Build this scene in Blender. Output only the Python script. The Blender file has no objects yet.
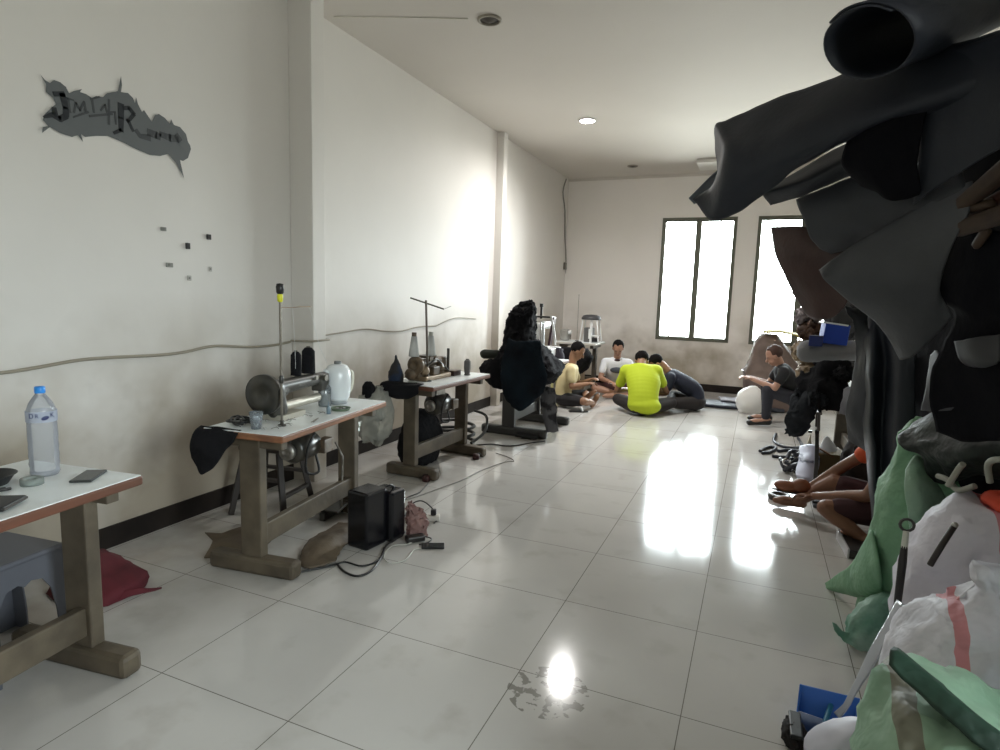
import bpy, math, random
from math import pi, sin, cos, radians as R
from mathutils import Vector as V, Matrix, Euler, noise
random.seed(7)
sc = bpy.context.scene
col = sc.collection

# ---------------------------------------------------------------- camera
EYE = V((0, 0, 1.43))
YAW, PITCH, ROLL, FPX = 0.398990094, 0.129062635, 0.0317694496, 603.97
_f = V((-sin(YAW)*cos(PITCH), cos(YAW)*cos(PITCH), -sin(PITCH)))
_r0 = V((cos(YAW), sin(YAW), 0)); _u0 = _r0.cross(_f)
_r = _r0*cos(ROLL)+_u0*sin(ROLL); _u = _u0*cos(ROLL)-_r0*sin(ROLL)
cd = bpy.data.cameras.new('camera'); cam = bpy.data.objects.new('camera', cd); col.objects.link(cam)
m = Matrix((_r, _u, -_f)).transposed().to_4x4(); m.translation = EYE
cam.matrix_world = m
cd.sensor_width = 36; cd.lens = 36*FPX/1000; cd.clip_start = .05; cd.clip_end = 100
sc.camera = cam

# ---------------------------------------------------------------- sky, daylight, exposure
SKY = 10.0
XR_ = 1.85
F_ = (-.1, 1.1, 1.1, 2.3)      # unseen window, added in the right wall to light the near left: y0, y1, z0, z1
w = bpy.data.worlds.new('sky'); sc.world = w; w.use_nodes = True
bg = w.node_tree.nodes['Background']
# bright overcast sky above, duller ground below the horizon
_n = w.node_tree.nodes; _l = w.node_tree.links.new
_tc = _n.new('ShaderNodeTexCoord'); _sx = _n.new('ShaderNodeSeparateXYZ'); _l(_tc.outputs['Generated'], _sx.inputs[0])
_rp = _n.new('ShaderNodeValToRGB'); _rp.color_ramp.elements[0].position = .0; _rp.color_ramp.elements[1].position = .25
_rp.color_ramp.elements[0].color = (.42, .42, .40, 1); _rp.color_ramp.elements[1].color = (.91, .96, 1, 1)
_ad = _n.new('ShaderNodeMath'); _ad.operation = 'ADD'; _ad.inputs[1].default_value = .12; _l(_sx.outputs['Z'], _ad.inputs[0])
_l(_ad.outputs[0], _rp.inputs[0]); _l(_rp.outputs[0], bg.inputs[0]); bg.inputs[1].default_value = SKY
def area(name, loc, rot, sx, sy, power, colr, portal=False):
    l = bpy.data.lights.new(name, 'AREA'); l.shape = 'RECTANGLE'; l.size = sx; l.size_y = sy
    l.energy = power; l.color = colr
    if portal: l.cycles.is_portal = True
    o = bpy.data.objects.new(name, l); o.location = loc; o.rotation_euler = rot; col.objects.link(o); return o
area('window_light', (-.98, 10.44, 1.79), (-pi/2, 0, 0), 1.1, 1.9, 1, (1, 1, 1), True)
area('window_light', (.47, 10.44, 1.79), (-pi/2, 0, 0), 1.1, 1.9, 1, (1, 1, 1), True)
area('window_light', (XR_+.14, F_[0]*.5+F_[1]*.5, F_[2]*.5+F_[3]*.5), (0, pi/2, 0), F_[3]-F_[2]-.08, F_[1]-F_[0]-.08, 1, (1, 1, 1), True)  # portal for the added window out of view
sc.view_settings.view_transform = 'Standard'; sc.view_settings.look = 'None'
sc.view_settings.gamma = 1; sc.view_settings.use_curve_mapping = False
sc.view_settings.exposure = 2.15
sc.cycles.max_bounces = 10; sc.cycles.diffuse_bounces = 6; sc.cycles.glossy_bounces = 4
sc.cycles.transparent_max_bounces = 12; sc.cycles.caustics_reflective = False
sc.cycles.sample_clamp_indirect = 6

# ---------------------------------------------------------------- helpers
def ray(px, py): return _r*(px-500)+_u*(375-py)+_f*FPX
def PY(px, py, Y):                      # the place at depth Y seen at a measured direction
    d = ray(px, py); return EYE+d*(Y/d.y)
def PZ(px, py, z=0):
    d = ray(px, py); return EYE+d*((z-EYE.z)/d.z)
def PX(px, py, x):
    d = ray(px, py); return EYE+d*(x/d.x)

def link(o, parent=None):
    col.objects.link(o)
    if parent is not None: o.parent = parent
    return o
def tag(o, label=None, cat=None, group=None, kind=None):
    if label: o['label'] = label
    if cat: o['category'] = cat
    if group: o['group'] = group
    if kind: o['kind'] = kind
    return o
def thing(name, label, cat, loc=(0, 0, 0), rz=0, group=None):
    o = bpy.data.objects.new(name, None); o.location = loc; o.rotation_euler = (0, 0, rz)
    o.empty_display_size = .1; col.objects.link(o); return tag(o, label, cat, group)
def copy_tree(o, parent=None):
    c = o.copy(); col.objects.link(c); c.parent = parent
    for ch in list(o.children): copy_tree(ch, c)
    return c

class MB:
    def __init__(s): s.v = []; s.f = []; s.sm = []
    def add(s, vs, fs, smooth=True):
        b = len(s.v); s.v += [tuple(p) for p in vs]
        for f in fs: s.f.append(tuple(b+i for i in f)); s.sm.append(smooth)
        return s
    def box(s, c, d, rot=None):
        h = V(d)/2; M = rot.to_matrix() if isinstance(rot, Euler) else (Euler(rot).to_matrix() if rot else Matrix.Identity(3))
        vs = [V(c)+M@V((x*h.x, y*h.y, z*h.z)) for x in (-1, 1) for y in (-1, 1) for z in (-1, 1)]
        return s.add(vs, [(0, 1, 3, 2), (4, 6, 7, 5), (0, 4, 5, 1), (2, 3, 7, 6), (0, 2, 6, 4), (1, 5, 7, 3)], False)
    def bar(s, p, q, wd, th, up=(0, 0, 1)):
        p, q = V(p), V(q); a = (q-p).normalized(); u = V(up)
        if abs(a.dot(u)) > .98: u = V((0, 1, 0))
        r = a.cross(u).normalized(); u = r.cross(a)
        vs = [e+r*(x*wd/2)+u*(y*th/2) for e in (p, q) for x, y in ((-1, -1), (1, -1), (1, 1), (-1, 1))]
        return s.add(vs, [(3, 2, 1, 0), (4, 5, 6, 7), (0, 1, 5, 4), (1, 2, 6, 5), (2, 3, 7, 6), (3, 0, 4, 7)], False)
    def tube(s, pts, r, n=8, cap=True, sub=0):
        pts = [V(p) for p in pts]
        if sub: pts = smooth_path(pts, sub)
        k = len(pts); rr = r if isinstance(r, (list, tuple)) else [r]*k
        if len(rr) != k: rr = [rr[0]+(rr[-1]-rr[0])*i/(k-1) for i in range(k)]
        vs = []; nrm = None
        for i, p in enumerate(pts):
            a = (pts[min(i+1, k-1)]-pts[max(i-1, 0)]).normalized()
            if nrm is None: nrm = a.orthogonal().normalized()
            nrm = (nrm-a*nrm.dot(a)).normalized(); b = a.cross(nrm)
            vs += [p+(nrm*cos(2*pi*j/n)+b*sin(2*pi*j/n))*rr[i] for j in range(n)]
        fs = [(i*n+j, i*n+(j+1) % n, (i+1)*n+(j+1) % n, (i+1)*n+j) for i in range(k-1) for j in range(n)]
        s.add(vs, fs)
        if cap:
            s.add(vs[:n], [tuple(range(n))[::-1]], False); s.add(vs[-n:], [tuple(range(n))], False)
        return s
    def cyl(s, p, q, r, r2=None, n=20):
        return s.tube([p, q], [r, r if r2 is None else r2], n)
    def lathe(s, prof, c=(0, 0, 0), axis=(0, 0, 1), n=24, smooth=True):
        M = V((0, 0, 1)).rotation_difference(V(axis)).to_matrix(); vs = []
        for (r, z) in prof: vs += [V(c)+M@V((r*cos(2*pi*j/n), r*sin(2*pi*j/n), z)) for j in range(n)]
        fs = [(i*n+j, i*n+(j+1) % n, (i+1)*n+(j+1) % n, (i+1)*n+j) for i in range(len(prof)-1) for j in range(n)]
        return s.add(vs, fs, smooth)
    def ell(s, c, rad, rot=None, nu=16, nv=10):
        M = rot if isinstance(rot, Matrix) else (Euler(rot).to_matrix() if rot else Matrix.Identity(3))
        if not isinstance(rad, (tuple, list, V)): rad = (rad,)*3
        vs = [V(c)+M@V((0, 0, -rad[2]))]
        for i in range(1, nv):
            t = -pi/2+pi*i/nv
            vs += [V(c)+M@V((rad[0]*cos(t)*cos(2*pi*j/nu), rad[1]*cos(t)*sin(2*pi*j/nu), rad[2]*sin(t))) for j in range(nu)]
        vs.append(V(c)+M@V((0, 0, rad[2]))); T = len(vs)-1
        fs = [(0, 1+(j+1) % nu, 1+j) for j in range(nu)]
        for i in range(nv-2):
            for j in range(nu):
                a = 1+i*nu; fs.append((a+j, a+(j+1) % nu, a+nu+(j+1) % nu, a+nu+j))
        a = 1+(nv-2)*nu; fs += [(a+j, a+(j+1) % nu, T) for j in range(nu)]
        return s.add(vs, fs)
    def cap(s, p, q, r1, r2=None, n=12):     # round-ended tapered limb
        r2 = r1 if r2 is None else r2; p, q = V(p), V(q); a = (q-p); L = a.length or 1e-6; a = a/L
        pts, rr = [], []
        for t in (-90, -60, -35, -15): pts.append(p+a*r1*sin(R(t))); rr.append(max(r1*cos(R(t)), 1e-4))
        pts.append(p); rr.append(r1); pts.append(q); rr.append(r2)
        for t in (15, 35, 60, 90): pts.append(q+a*r2*sin(R(t))); rr.append(max(r2*cos(R(t)), 1e-4))
        return s.tube(pts, rr, n)
    def prism(s, poly, th, fn):              # poly (a,b) extruded by th; fn maps (a,b,c) to a place
        n = len(poly); vs = [fn(a, b, 0) for a, b in poly]+[fn(a, b, th) for a, b in poly]
        return s.add(vs, [tuple(range(n))[::-1], tuple(range(n, 2*n))]+[(i, (i+1) % n, n+(i+1) % n, n+i) for i in range(n)], False)
    def xf(s, M, start=0):
        s.v[start:] = [tuple(M@V(p)) for p in s.v[start:]]; return s
    def build(s, name, mt, parent=None, bev=0, sub=0, solid=0, remesh=0, smooth_it=0, off=(0, 0, 0)):
        me = bpy.data.meshes.new(name)
        o = V(off); me.from_pydata([tuple(V(p)-o) for p in s.v], [], s.f)
        me.polygons.foreach_set('use_smooth', s.sm); me.materials.append(mt); me.update()
        ob = bpy.data.objects.new(name, me)
        if off != (0, 0, 0): ob.location = o
        link(ob, parent)
        if solid: md = ob.modifiers.new('thick', 'SOLIDIFY'); md.thickness = solid; md.offset = 0
        if remesh:
            md = ob.modifiers.new('skin', 'REMESH'); md.mode = 'VOXEL'; md.voxel_size = remesh; md.use_smooth_shade = True
        if smooth_it: md = ob.modifiers.new('soft', 'SMOOTH'); md.iterations = smooth_it; md.factor = .6
        if bev: md = ob.modifiers.new('bevel', 'BEVEL'); md.width = bev; md.segments = 2; md.limit_method = 'ANGLE'
        if sub: md = ob.modifiers.new('sub', 'SUBSURF'); md.levels = md.render_levels = sub
        return ob
def cr(a, b, c, d, t):
    return a*(-.5*t+t*t-.5*t**3)+b*(1-2.5*t*t+1.5*t**3)+c*(.5*t+2*t*t-1.5*t**3)+d*(-.5*t*t+.5*t**3)
def smooth_path(pts, k):
    out = []; n = len(pts)
    for i in range(n-1):
        a, b, c, d = pts[max(i-1, 0)], pts[i], pts[i+1], pts[min(i+2, n-1)]
        out += [cr(a, b, c, d, j/k) for j in range(k)]
    return out+[pts[-1]]
def patch(rows, ku=6, kv=6, amp=0, fs=6, seed=0):   # smooth surface through a grid of places
    rows = [smooth_path([V(p) for p in r], ku) for r in rows]
    cols = [smooth_path([r[i] for r in rows], kv) for i in range(len(rows[0]))]
    nu, nv = len(cols), len(cols[0]); vs = []
    for i in range(nu):
        for j in range(nv):
            p = cols[i][j]
            if amp: p = p+noise.noise_vector(p*fs+V((seed, 0, 0)))*amp+noise.noise_vector(p*fs*2.7+V((0, seed, 0)))*amp*.35
            vs.append(p)
    fs_ = [(i*nv+j, (i+1)*nv+j, (i+1)*nv+j+1, i*nv+j+1) for i in range(nu-1) for j in range(nv-1)]
    return MB().add(vs, fs_)
def crumple(mb, amp, fs, seed=0, start=0, ridged=True):
    out = []
    for p in mb.v[start:]:
        p = V(p); q = p*fs+V((seed*3.1, seed*1.7, 0))
        n1 = noise.noise_vector(q); n2 = noise.noise_vector(q*2.3)
        if ridged: n1 = V([1.2*abs(a)-.4 if a > 0 else a for a in n1]); n2 = V([abs(a)-.3 for a in n2])
        n3 = noise.noise_vector(q*5.1) if ridged else V(); n3 = V([abs(a)-.25 for a in n3])
        out.append(tuple(p+n1*amp+n2*amp*.7+n3*amp*.38))
    mb.v[start:] = out; return mb
def loft(rings, n=40, k=5, sq=2.6):           # rings (centre, rx, ry, turn) joined to a closed bag
    cs = smooth_path([V(r[0]) for r in rings], k)
    ex = smooth_path([V((r[1], r[2], r[3] if len(r) > 3 else 0)) for r in rings], k)
    vs = []
    for c, e in zip(cs, ex):
        for j in range(n):
            t = 2*pi*j/n; x = abs(cos(t))**(2/sq)*(1 if cos(t) > 0 else -1)*max(e.x, .004); y = abs(sin(t))**(2/sq)*(1 if sin(t) > 0 else -1)*max(e.y, .004)
            vs.append(c+V((x*cos(e.z)-y*sin(e.z), x*sin(e.z)+y*cos(e.z), 0)))
    K = len(cs)
    fs = [(i*n+j, i*n+(j+1) % n, (i+1)*n+(j+1) % n, (i+1)*n+j) for i in range(K-1) for j in range(n)]
    fs += [tuple(range(n))[::-1], tuple(range((K-1)*n, K*n))]
    return MB().add(vs, fs)

# ---------------------------------------------------------------- materials
MATS = {}
def mat(name, c, rough=.6, metal=0, c2=None, scale=6, detail=4, bump=0, bscale=60, spec=.5, lo=.35, hi=.65, stretch=None, bdist=.01, coat=0, sheen=0, alpha=None, trans=0):
    if name in MATS: return MATS[name]
    mt = bpy.data.materials.new(name); mt.use_nodes = True; nt = mt.node_tree; N = nt.nodes; Lk = nt.links.new
    b = N['Principled BSDF']; b.inputs['Base Color'].default_value = (*c, 1)
    b.inputs['Roughness'].default_value = rough; b.inputs['Metallic'].default_value = metal
    b.inputs['Specular IOR Level'].default_value = spec
    if coat: b.inputs['Coat Weight'].default_value = coat
    if sheen: b.inputs['Sheen Weight'].default_value = sheen
    if alpha is not None: b.inputs['Alpha'].default_value = alpha
    if trans: b.inputs['Transmission Weight'].default_value = trans
    tc = N.new('ShaderNodeTexCoord'); src = tc.outputs['Object']
    if stretch:
        mp = N.new('ShaderNodeMapping'); mp.inputs['Scale'].default_value = stretch; Lk(src, mp.inputs[0]); src = mp.outputs[0]
    if c2 is not None:
        n = N.new('ShaderNodeTexNoise'); n.inputs['Scale'].default_value = scale; n.inputs['Detail'].default_value = detail; Lk(src, n.inputs['Vector'])
        rp = N.new('ShaderNodeValToRGB'); rp.color_ramp.elements[0].position = lo; rp.color_ramp.elements[1].position = hi
        rp.color_ramp.elements[0].color = (*c2, 1); rp.color_ramp.elements[1].color = (*c, 1)
        Lk(n.outputs['Fac'], rp.inputs[0]); Lk(rp.outputs[0], b.inputs['Base Color'])
    if bump:
        n2 = N.new('ShaderNodeTexNoise'); n2.inputs['Scale'].default_value = bscale; n2.inputs['Detail'].default_value = 3; Lk(src, n2.inputs['Vector'])
        bp = N.new('ShaderNodeBump'); bp.inputs['Strength'].default_value = bump; bp.inputs['Distance'].default_value = bdist
        Lk(n2.outputs['Fac'], bp.inputs['Height']); Lk(bp.outputs[0], b.inputs['Normal'])
    MATS[name] = mt; return mt
def glassy(name, tint=(1, 1, 1), white=0.0, wcol=(1, 1, 1)):   # thin clear sheet: see-through with a sheen
    mt = bpy.data.materials.new(name); mt.use_nodes = True; nt = mt.node_tree; N = nt.nodes; Lk = nt.links.new
    N.remove(N['Principled BSDF']); out = N['Material Output']
    tr = N.new('ShaderNodeBsdfTransparent'); tr.inputs[0].default_value = (*tint, 1)
    gl = N.new('ShaderNodeBsdfGlossy'); gl.inputs['Roughness'].default_value = .05
    fr = N.new('ShaderNodeFresnel'); fr.inputs[0].default_value = 1.45
    mx = N.new('ShaderNodeMixShader'); Lk(fr.outputs[0], mx.inputs[0]); Lk(tr.outputs[0], mx.inputs[1]); Lk(gl.outputs[0], mx.inputs[2])
    last = mx
    if white:
        df = N.new('ShaderNodeBsdfDiffuse'); df.inputs[0].default_value = (*wcol, 1)
        m2 = N.new('ShaderNodeMixShader'); m2.inputs[0].default_value = white
        Lk(mx.outputs[0], m2.inputs[1]); Lk(df.outputs[0], m2.inputs[2]); last = m2
    Lk(last.outputs[0], out.inputs[0]); MATS[name] = mt; return mt
def math_node(nt, op, a, b=None):
    n = nt.nodes.new('ShaderNodeMath'); n.operation = op
    for i, x in enumerate((a, b)):
        if x is None: continue
        if isinstance(x, (int, float)): n.inputs[i].default_value = x
        else: nt.links.new(x, n.inputs[i])
    return n.outputs[0]
def mixc(nt, fac, a, b):
    n = nt.nodes.new('ShaderNodeMix'); n.data_type = 'RGBA'
    for i, x in ((0, fac), (6, a), (7, b)):
        if isinstance(x, (int, float)): n.inputs[i].default_value = x
        elif isinstance(x, tuple): n.inputs[i].default_value = (*x, 1)
        else: nt.links.new(x, n.inputs[i])
    return n.outputs[2]
def noise_fac(nt, vec, scale, lo, hi, detail=4):
    n = nt.nodes.new('ShaderNodeTexNoise'); n.inputs['Scale'].default_value = scale; n.inputs['Detail'].default_value = detail
    nt.links.new(vec, n.inputs['Vector'])
    r = nt.nodes.new('ShaderNodeMapRange'); r.inputs[1].default_value = lo; r.inputs[2].default_value = hi
    nt.links.new(n.outputs['Fac'], r.inputs[0]); return r.outputs[0]
def wall_mat(name, base, grime=True):
    mt = mat(name, base, .55); nt = mt.node_tree; N = nt.nodes; b = N['Principled BSDF']
    g = N.new('ShaderNodeNewGeometry'); sx = N.new('ShaderNodeSeparateXYZ'); nt.links.new(g.outputs['Position'], sx.inputs[0])
    P = g.outputs['Position']
    c = mixc(nt, math_node(nt, 'MULTIPLY', noise_fac(nt, P, 1.1, .35, .7), .35), base, tuple(x*.86 for x in base))
    if grime:   # hand and machine dirt in a band above the skirting
        z = sx.outputs['Z']
        r1 = N.new('ShaderNodeMapRange'); r1.inputs[1].default_value = 1.4; r1.inputs[2].default_value = .7; nt.links.new(z, r1.inputs[0])
        f = math_node(nt, 'MULTIPLY', r1.outputs[0], noise_fac(nt, P, 1.3, .34, .60, 4))
        c = mixc(nt, math_node(nt, 'MULTIPLY', f, .9), c, (.34, .29, .22))
        f2 = math_node(nt, 'MULTIPLY', r1.outputs[0], noise_fac(nt, P, 6, .55, .75, 4))
        c = mixc(nt, math_node(nt, 'MULTIPLY', f2, .2), c, (.22, .18, .14))
    nt.links.new(c, b.inputs['Base Color'])
    n2 = N.new('ShaderNodeTexNoise'); n2.inputs['Scale'].default_value = 3.5; n2.inputs['Detail'].default_value = 3; nt.links.new(P, n2.inputs['Vector'])
    bp = N.new('ShaderNodeBump'); bp.inputs['Strength'].default_value = .25; bp.inputs['Distance'].default_value = .02
    nt.links.new(n2.outputs['Fac'], bp.inputs['Height']); nt.links.new(bp.outputs[0], b.inputs['Normal'])
    return mt

# ---------------------------------------------------------------- the room
XL, XR, YB, YF, ZC = -3.17, XR_, 10.3, -1.3, 3.46
WALL = wall_mat('wall_paint', (.74, .715, .68)); WALLB = wall_mat('back_wall_lit_paint', (.88, .84, .805))  # back wall colour lightened to stand in for the glow around the windows
CEIL = mat('ceiling_paint', (.64, .60, .555), .7, c2=(.61, .57, .525), scale=.7)
DARKTILE = mat('skirting_tile', (.012, .009, .008), .6, c2=(.022, .017, .014), spec=.2)
def floor_mat():
    mt = mat('floor_tile', (.60, .57, .52), .12, spec=.5); nt = mt.node_tree; N = nt.nodes; b = N['Principled BSDF']
    g = N.new('ShaderNodeNewGeometry'); P = g.outputs['Position']; sx = N.new('ShaderNodeSeparateXYZ'); nt.links.new(P, sx.inputs[0])
    def line(axis, off):
        a = math_node(nt, 'SUBTRACT', sx.outputs[axis], off); a = math_node(nt, 'DIVIDE', a, .6)
        a = math_node(nt, 'PINGPONG', a, .5); return math_node(nt, 'LESS_THAN', a, .003)
    ln = math_node(nt, 'MAXIMUM', line('X', -1.338), line('Y', 2.045))
    base = mixc(nt, noise_fac(nt, P, 1.3, .3, .7, 5), (.50, .485, .465), (.57, .555, .53))
    dirt = math_node(nt, 'MULTIPLY', noise_fac(nt, P, 5, .56, .75, 6), .35); base = mixc(nt, dirt, base, (.33, .30, .26))
    # scuffed dirt patch near the middle aisle
    vm = N.new('ShaderNodeVectorMath'); vm.operation = 'DISTANCE'; nt.links.new(P, vm.inputs[0]); vm.inputs[1].default_value = (-.60, 1.97, 0)
    near = math_node(nt, 'LESS_THAN', vm.outputs['Value'], .15)
    sp = math_node(nt, 'MULTIPLY', near, noise_fac(nt, P, 22, .52, .56, 3)); base = mixc(nt, math_node(nt, 'MULTIPLY', sp, .8), base, (.17, .16, .14))
    # patchy darker brown toward the left wall, under the machines
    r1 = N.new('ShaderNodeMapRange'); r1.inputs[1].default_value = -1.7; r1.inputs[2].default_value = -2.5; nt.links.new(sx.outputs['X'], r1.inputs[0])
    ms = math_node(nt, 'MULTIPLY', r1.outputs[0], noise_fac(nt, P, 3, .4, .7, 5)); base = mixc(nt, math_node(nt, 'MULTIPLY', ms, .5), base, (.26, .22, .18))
    cfin = mixc(nt, ln, base, (.16, .15, .13)); nt.links.new(cfin, b.inputs['Base Color'])
    rr = N.new('ShaderNodeMapRange'); rr.inputs[3].default_value = .05; rr.inputs[4].default_value = .15
    nn = N.new('ShaderNodeTexNoise'); nn.inputs['Scale'].default_value = 2.5; nn.inputs['Detail'].default_value = 5; nt.links.new(P, nn.inputs['Vector'])
    nt.links.new(nn.outputs['Fac'], rr.inputs[0]); nt.links.new(rr.outputs[0], b.inputs['Roughness'])
    n3 = N.new('ShaderNodeTexNoise'); n3.inputs['Scale'].default_value = 2.2; nt.links.new(P, n3.inputs['Vector'])
    bp = N.new('ShaderNodeBump'); bp.inputs['Strength'].default_value = .035; bp.inputs['Distance'].default_value = .02
    nt.links.new(n3.outputs['Fac'], bp.inputs['Height']); nt.links.new(bp.outputs[0], b.inputs['Normal'])
    return mt
def struct(name, mb, mt, **k): return tag(mb.build(name, mt, **k), kind='structure')
struct('floor', MB().box(((XL+XR)/2, (YB+YF)/2, -.06), (XR-XL+.5, YB-YF+.5, .12)), floor_mat())
struct('ceiling', MB().box(((XL+XR)/2, (YB+YF)/2, ZC+.06), (XR-XL+.5, YB-YF+.5, .12)), CEIL)
wl = MB().box((XL-.1, (YB+YF)/2, ZC/2), (.2, YB-YF+.4, ZC))
struct('wall_left', wl, WALL)
struct('trim_1', MB().box((XL+.1, 3.59, ZC/2), (.2, .14, ZC)), WALL, bev=.006)
struct('trim_2', MB().box((XL+.05, 7.25, ZC/2), (.1, .12, ZC)), WALL, bev=.006)
W1, W2, WZ = (-1.55, -.41), (-.11, 1.03), (.81, 2.78)
bw = MB()
for x0, x1, z0, z1 in ((XL, W1[0], 0, ZC), (W1[1], W2[0], 0, ZC), (W2[1], XR, 0, ZC), (W1[0], W1[1], 0, WZ[0]), (W1[0], W1[1], WZ[1], ZC), (W2[0], W2[1], 0, WZ[0]), (W2[0], W2[1], WZ[1], ZC)):
    bw.box(((x0+x1)/2, YB+.1, (z0+z1)/2), (x1-x0, .2, z1-z0))
struct('wall_back', bw, WALLB)
F0, F1, FZ0, FZ1 = F_
rw = MB()
for y0, y1, z0, z1 in ((YF-.2, F0, 0, ZC), (F1, YB+.2, 0, ZC), (F0, F1, 0, FZ0), (F0, F1, FZ1, ZC)):
    rw.box((XR+.1, (y0+y1)/2, (z0+z1)/2), (.2, y1-y0, z1-z0))
struct('wall_right', rw, WALL)
struct('wall_front', MB().box(((XL+XR)/2, YF-.1, ZC/2), (XR-XL+.4, .2, ZC)), WALL)
FRAME = mat('window_frame_metal', (.13, .13, .10), .45, metal=.3)
GLASS = glassy('window_glass', (.93, .96, .95))
def window(n, x0, x1, z0, z1, y, sash=True):
    o = MB(); t = .036; e = .02
    for a, b_, c_, d_ in ((x0, x0+t, z0, z1), (x1-t, x1, z0, z1), (x0+t, x1-t, z0, z0+t), (x0+t, x1-t, z1-t, z1)):
        o.box(((a+b_)/2, y, (c_+d_)/2), (b_-a, .08, d_-c_))
    r = o.build('window_%d' % n, FRAME); tag(r, kind='structure')
    m2 = MB(); xm = (x0+x1)/2+(.08 if n == 2 else .0)
    m2.box((xm, y, (z0+z1)/2), (.062, .05, z1-z0-2*t)); m2.build('mullion', FRAME, r)
    for a, b_ in ((x0+t, xm-.025), (xm+.025, x1-t)):
        s = MB()
        for aa, bb in ((a, a+.02), (b_-.02, b_)): s.box(((aa+bb)/2, y+.012, (z0+z1)/2), (.02, .03, z1-z0-2*t))
        s.box(((a+b_)/2, y+.012, z0+t+.012), (b_-a, .03, .024)); s.box(((a+b_)/2, y+.012, z1-t-.012), (b_-a, .03, .024))
        s.build('sash', FRAME, r)
        MB().box(((a+b_)/2, y+.018, (z0+z1)/2), (b_-a-.03, .005, z1-z0-2*t-.04)).build('pane', GLASS, r)
    return r
w1 = window(1, W1[0], W1[1], WZ[0], WZ[1], YB+.03)
window(2, W2[0], W2[1], WZ[0], WZ[1], YB+.03)
window(3, F0, F1, FZ0, FZ1, -(XR+.03)).rotation_euler = (0, 0, pi/2)  # added opening out of view, sized to brighten the near left wall
# security rods outside the first window
for x in (-1.36, -.66):
    MB().cyl((x, YB+.16, WZ[0]), (x, YB+.16, WZ[1]), .012).build('bar', FRAME, w1)
sk = MB()
for a, b_ in ((YF, 3.51), (3.67, 7.19), (7.35, YB)): sk.box((XL+.006, (a+b_)/2, .06), (.012, b_-a, .12))
struct('baseboard_left', sk, DARKTILE)
struct('baseboard_back', MB().box(((XL+XR)/2, YB-.006, .06), (XR-XL, .012, .12)), DARKTILE)
struct('trim_3', MB().tube([PZ(334, 17, ZC-.004), PZ(400, 17.5, ZC-.004), PZ(468, 19, ZC-.004)], .005, 6), mat('seam_pale', (.8, .77, .7), .6))
struct('trim_4', MB().box(((XL+XR)/2, YB-.02, ZC-.02), (XR-XL, .04, .04)), CEIL)
# ceiling fittings
LAMPW = mat('downlight_ring', (.7, .7, .68), .4)
em = bpy.data.materials.new('lamp_glow'); em.use_nodes = True
eb = em.node_tree.nodes['Principled BSDF']; eb.inputs['Emission Color'].default_value = (1, .97, .9, 1); eb.inputs['Emission Strength'].default_value = 45
DK = mat('dark_socket', (.05, .04, .03), .6)
def downlight(x, y, label, lit, r=.10):
    t = thing('downlight', label, 'ceiling light', (x, y, ZC))
    MB().lathe([(r, 0), (r, -.012), (r*.82, -.016), (r*.8, -.002)]).build('ring', LAMPW if lit else mat('old_ring', (.30, .27, .22), .6), t)
    if lit: MB().lathe([(r*.8, -.006), (r*.6, -.02), (.001, -.028)]).build('bulb', em, t)
    else: MB().lathe([(r*.8, -.003), (r*.5, -.006), (r*.2, -.02), (.001, -.022)]).build('socket', DK, t)
downlight(-1.97, 7.0, 'glowing white round downlight, the only one switched on', True, .10)
downlight(-2.0, 4.33, 'unlit round downlight opening with brown rim near the top edge', False, .09)
downlight(-1.93, 9.5, 'small unlit round downlight in front of the back wall', False, .08)
pl = bpy.data.lights.new('lamp_light', 'SPOT'); pl.energy = 70; pl.spot_size = R(168); pl.spot_blend = 1; pl.shadow_soft_size = .08; pl.color = (1, .98, .96)
po = bpy.data.objects.new('lamp_light', pl); po.location = (-1.97, 7.0, ZC-.05); col.objects.link(po)
hatch = thing('ceiling_hatch', 'white square ceiling panel hanging just below the ceiling above the windows', 'hatch', (-.62, 9.55, ZC-.03))
MB().box((0, 0, 0), (.72, .55, .05)).build('panel', mat('hatch_white', (.7, .68, .64), .5), hatch, bev=.005)
MB().box((.0, .10, -.035), (.14, .10, .02)).build('bracket', mat('bracket_grey', (.25, .24, .22), .5), hatch, bev=.004)

# ---------------------------------------------------------------- left row of work tables
LAM = mat('white_laminate', (.84, .89, .90), .3, c2=(.70, .72, .71), scale=5, lo=.3, hi=.55)
EDGE = mat('table_edge_wood', (.15, .055, .03), .5, c2=(.12, .05, .03), scale=12, stretch=(1, .2, 3))
EDGE2 = mat('orange_table_edge', (.30, .13, .06), .5, c2=(.17, .075, .04), scale=12, stretch=(1, .2, 3))
BEAM = mat('painted_wood_beam', (.125, .10, .068), .55, c2=(.07, .055, .038), scale=7, bump=.15, bscale=30)
BEAMD = mat('dark_wood_beam', (.10, .08, .055), .6, c2=(.05, .04, .03), scale=7, bump=.15)
STEEL = mat('worn_steel', (.42, .41, .38), .35, metal=.8, c2=(.25, .23, .2), scale=20)
IRON = mat('machine_enamel_dark', (.022, .022, .02), .3, c2=(.05, .045, .035), scale=14)
IRONB = mat('machine_enamel_brown', (.16, .11, .065), .4, c2=(.06, .045, .03), scale=14)
GREYM = mat('machine_enamel_grey', (.33, .33, .31), .35, c2=(.25, .24, .22), scale=9)
BLACK = mat('black_plastic', (.012, .012, .013), .4)
BLACKF = mat('black_cloth', (.010, .010, .012), .95, spec=.15, bump=.8, bscale=14, bdist=.03)
NAVYF = mat('navy_cloth', (.010, .018, .026), .95, spec=.15, c2=(.006, .007, .010), scale=3, bump=.8, bscale=10, bdist=.03)
WHITEP = mat('white_plastic', (.80, .83, .84), .25)
CLEAR = glassy('clear_plastic', (.95, .97, .98), .28, (.66, .68, .74))
GLASSC = glassy('cup_glass', (.9, .93, .95), .22, (.6, .66, .72))
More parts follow.
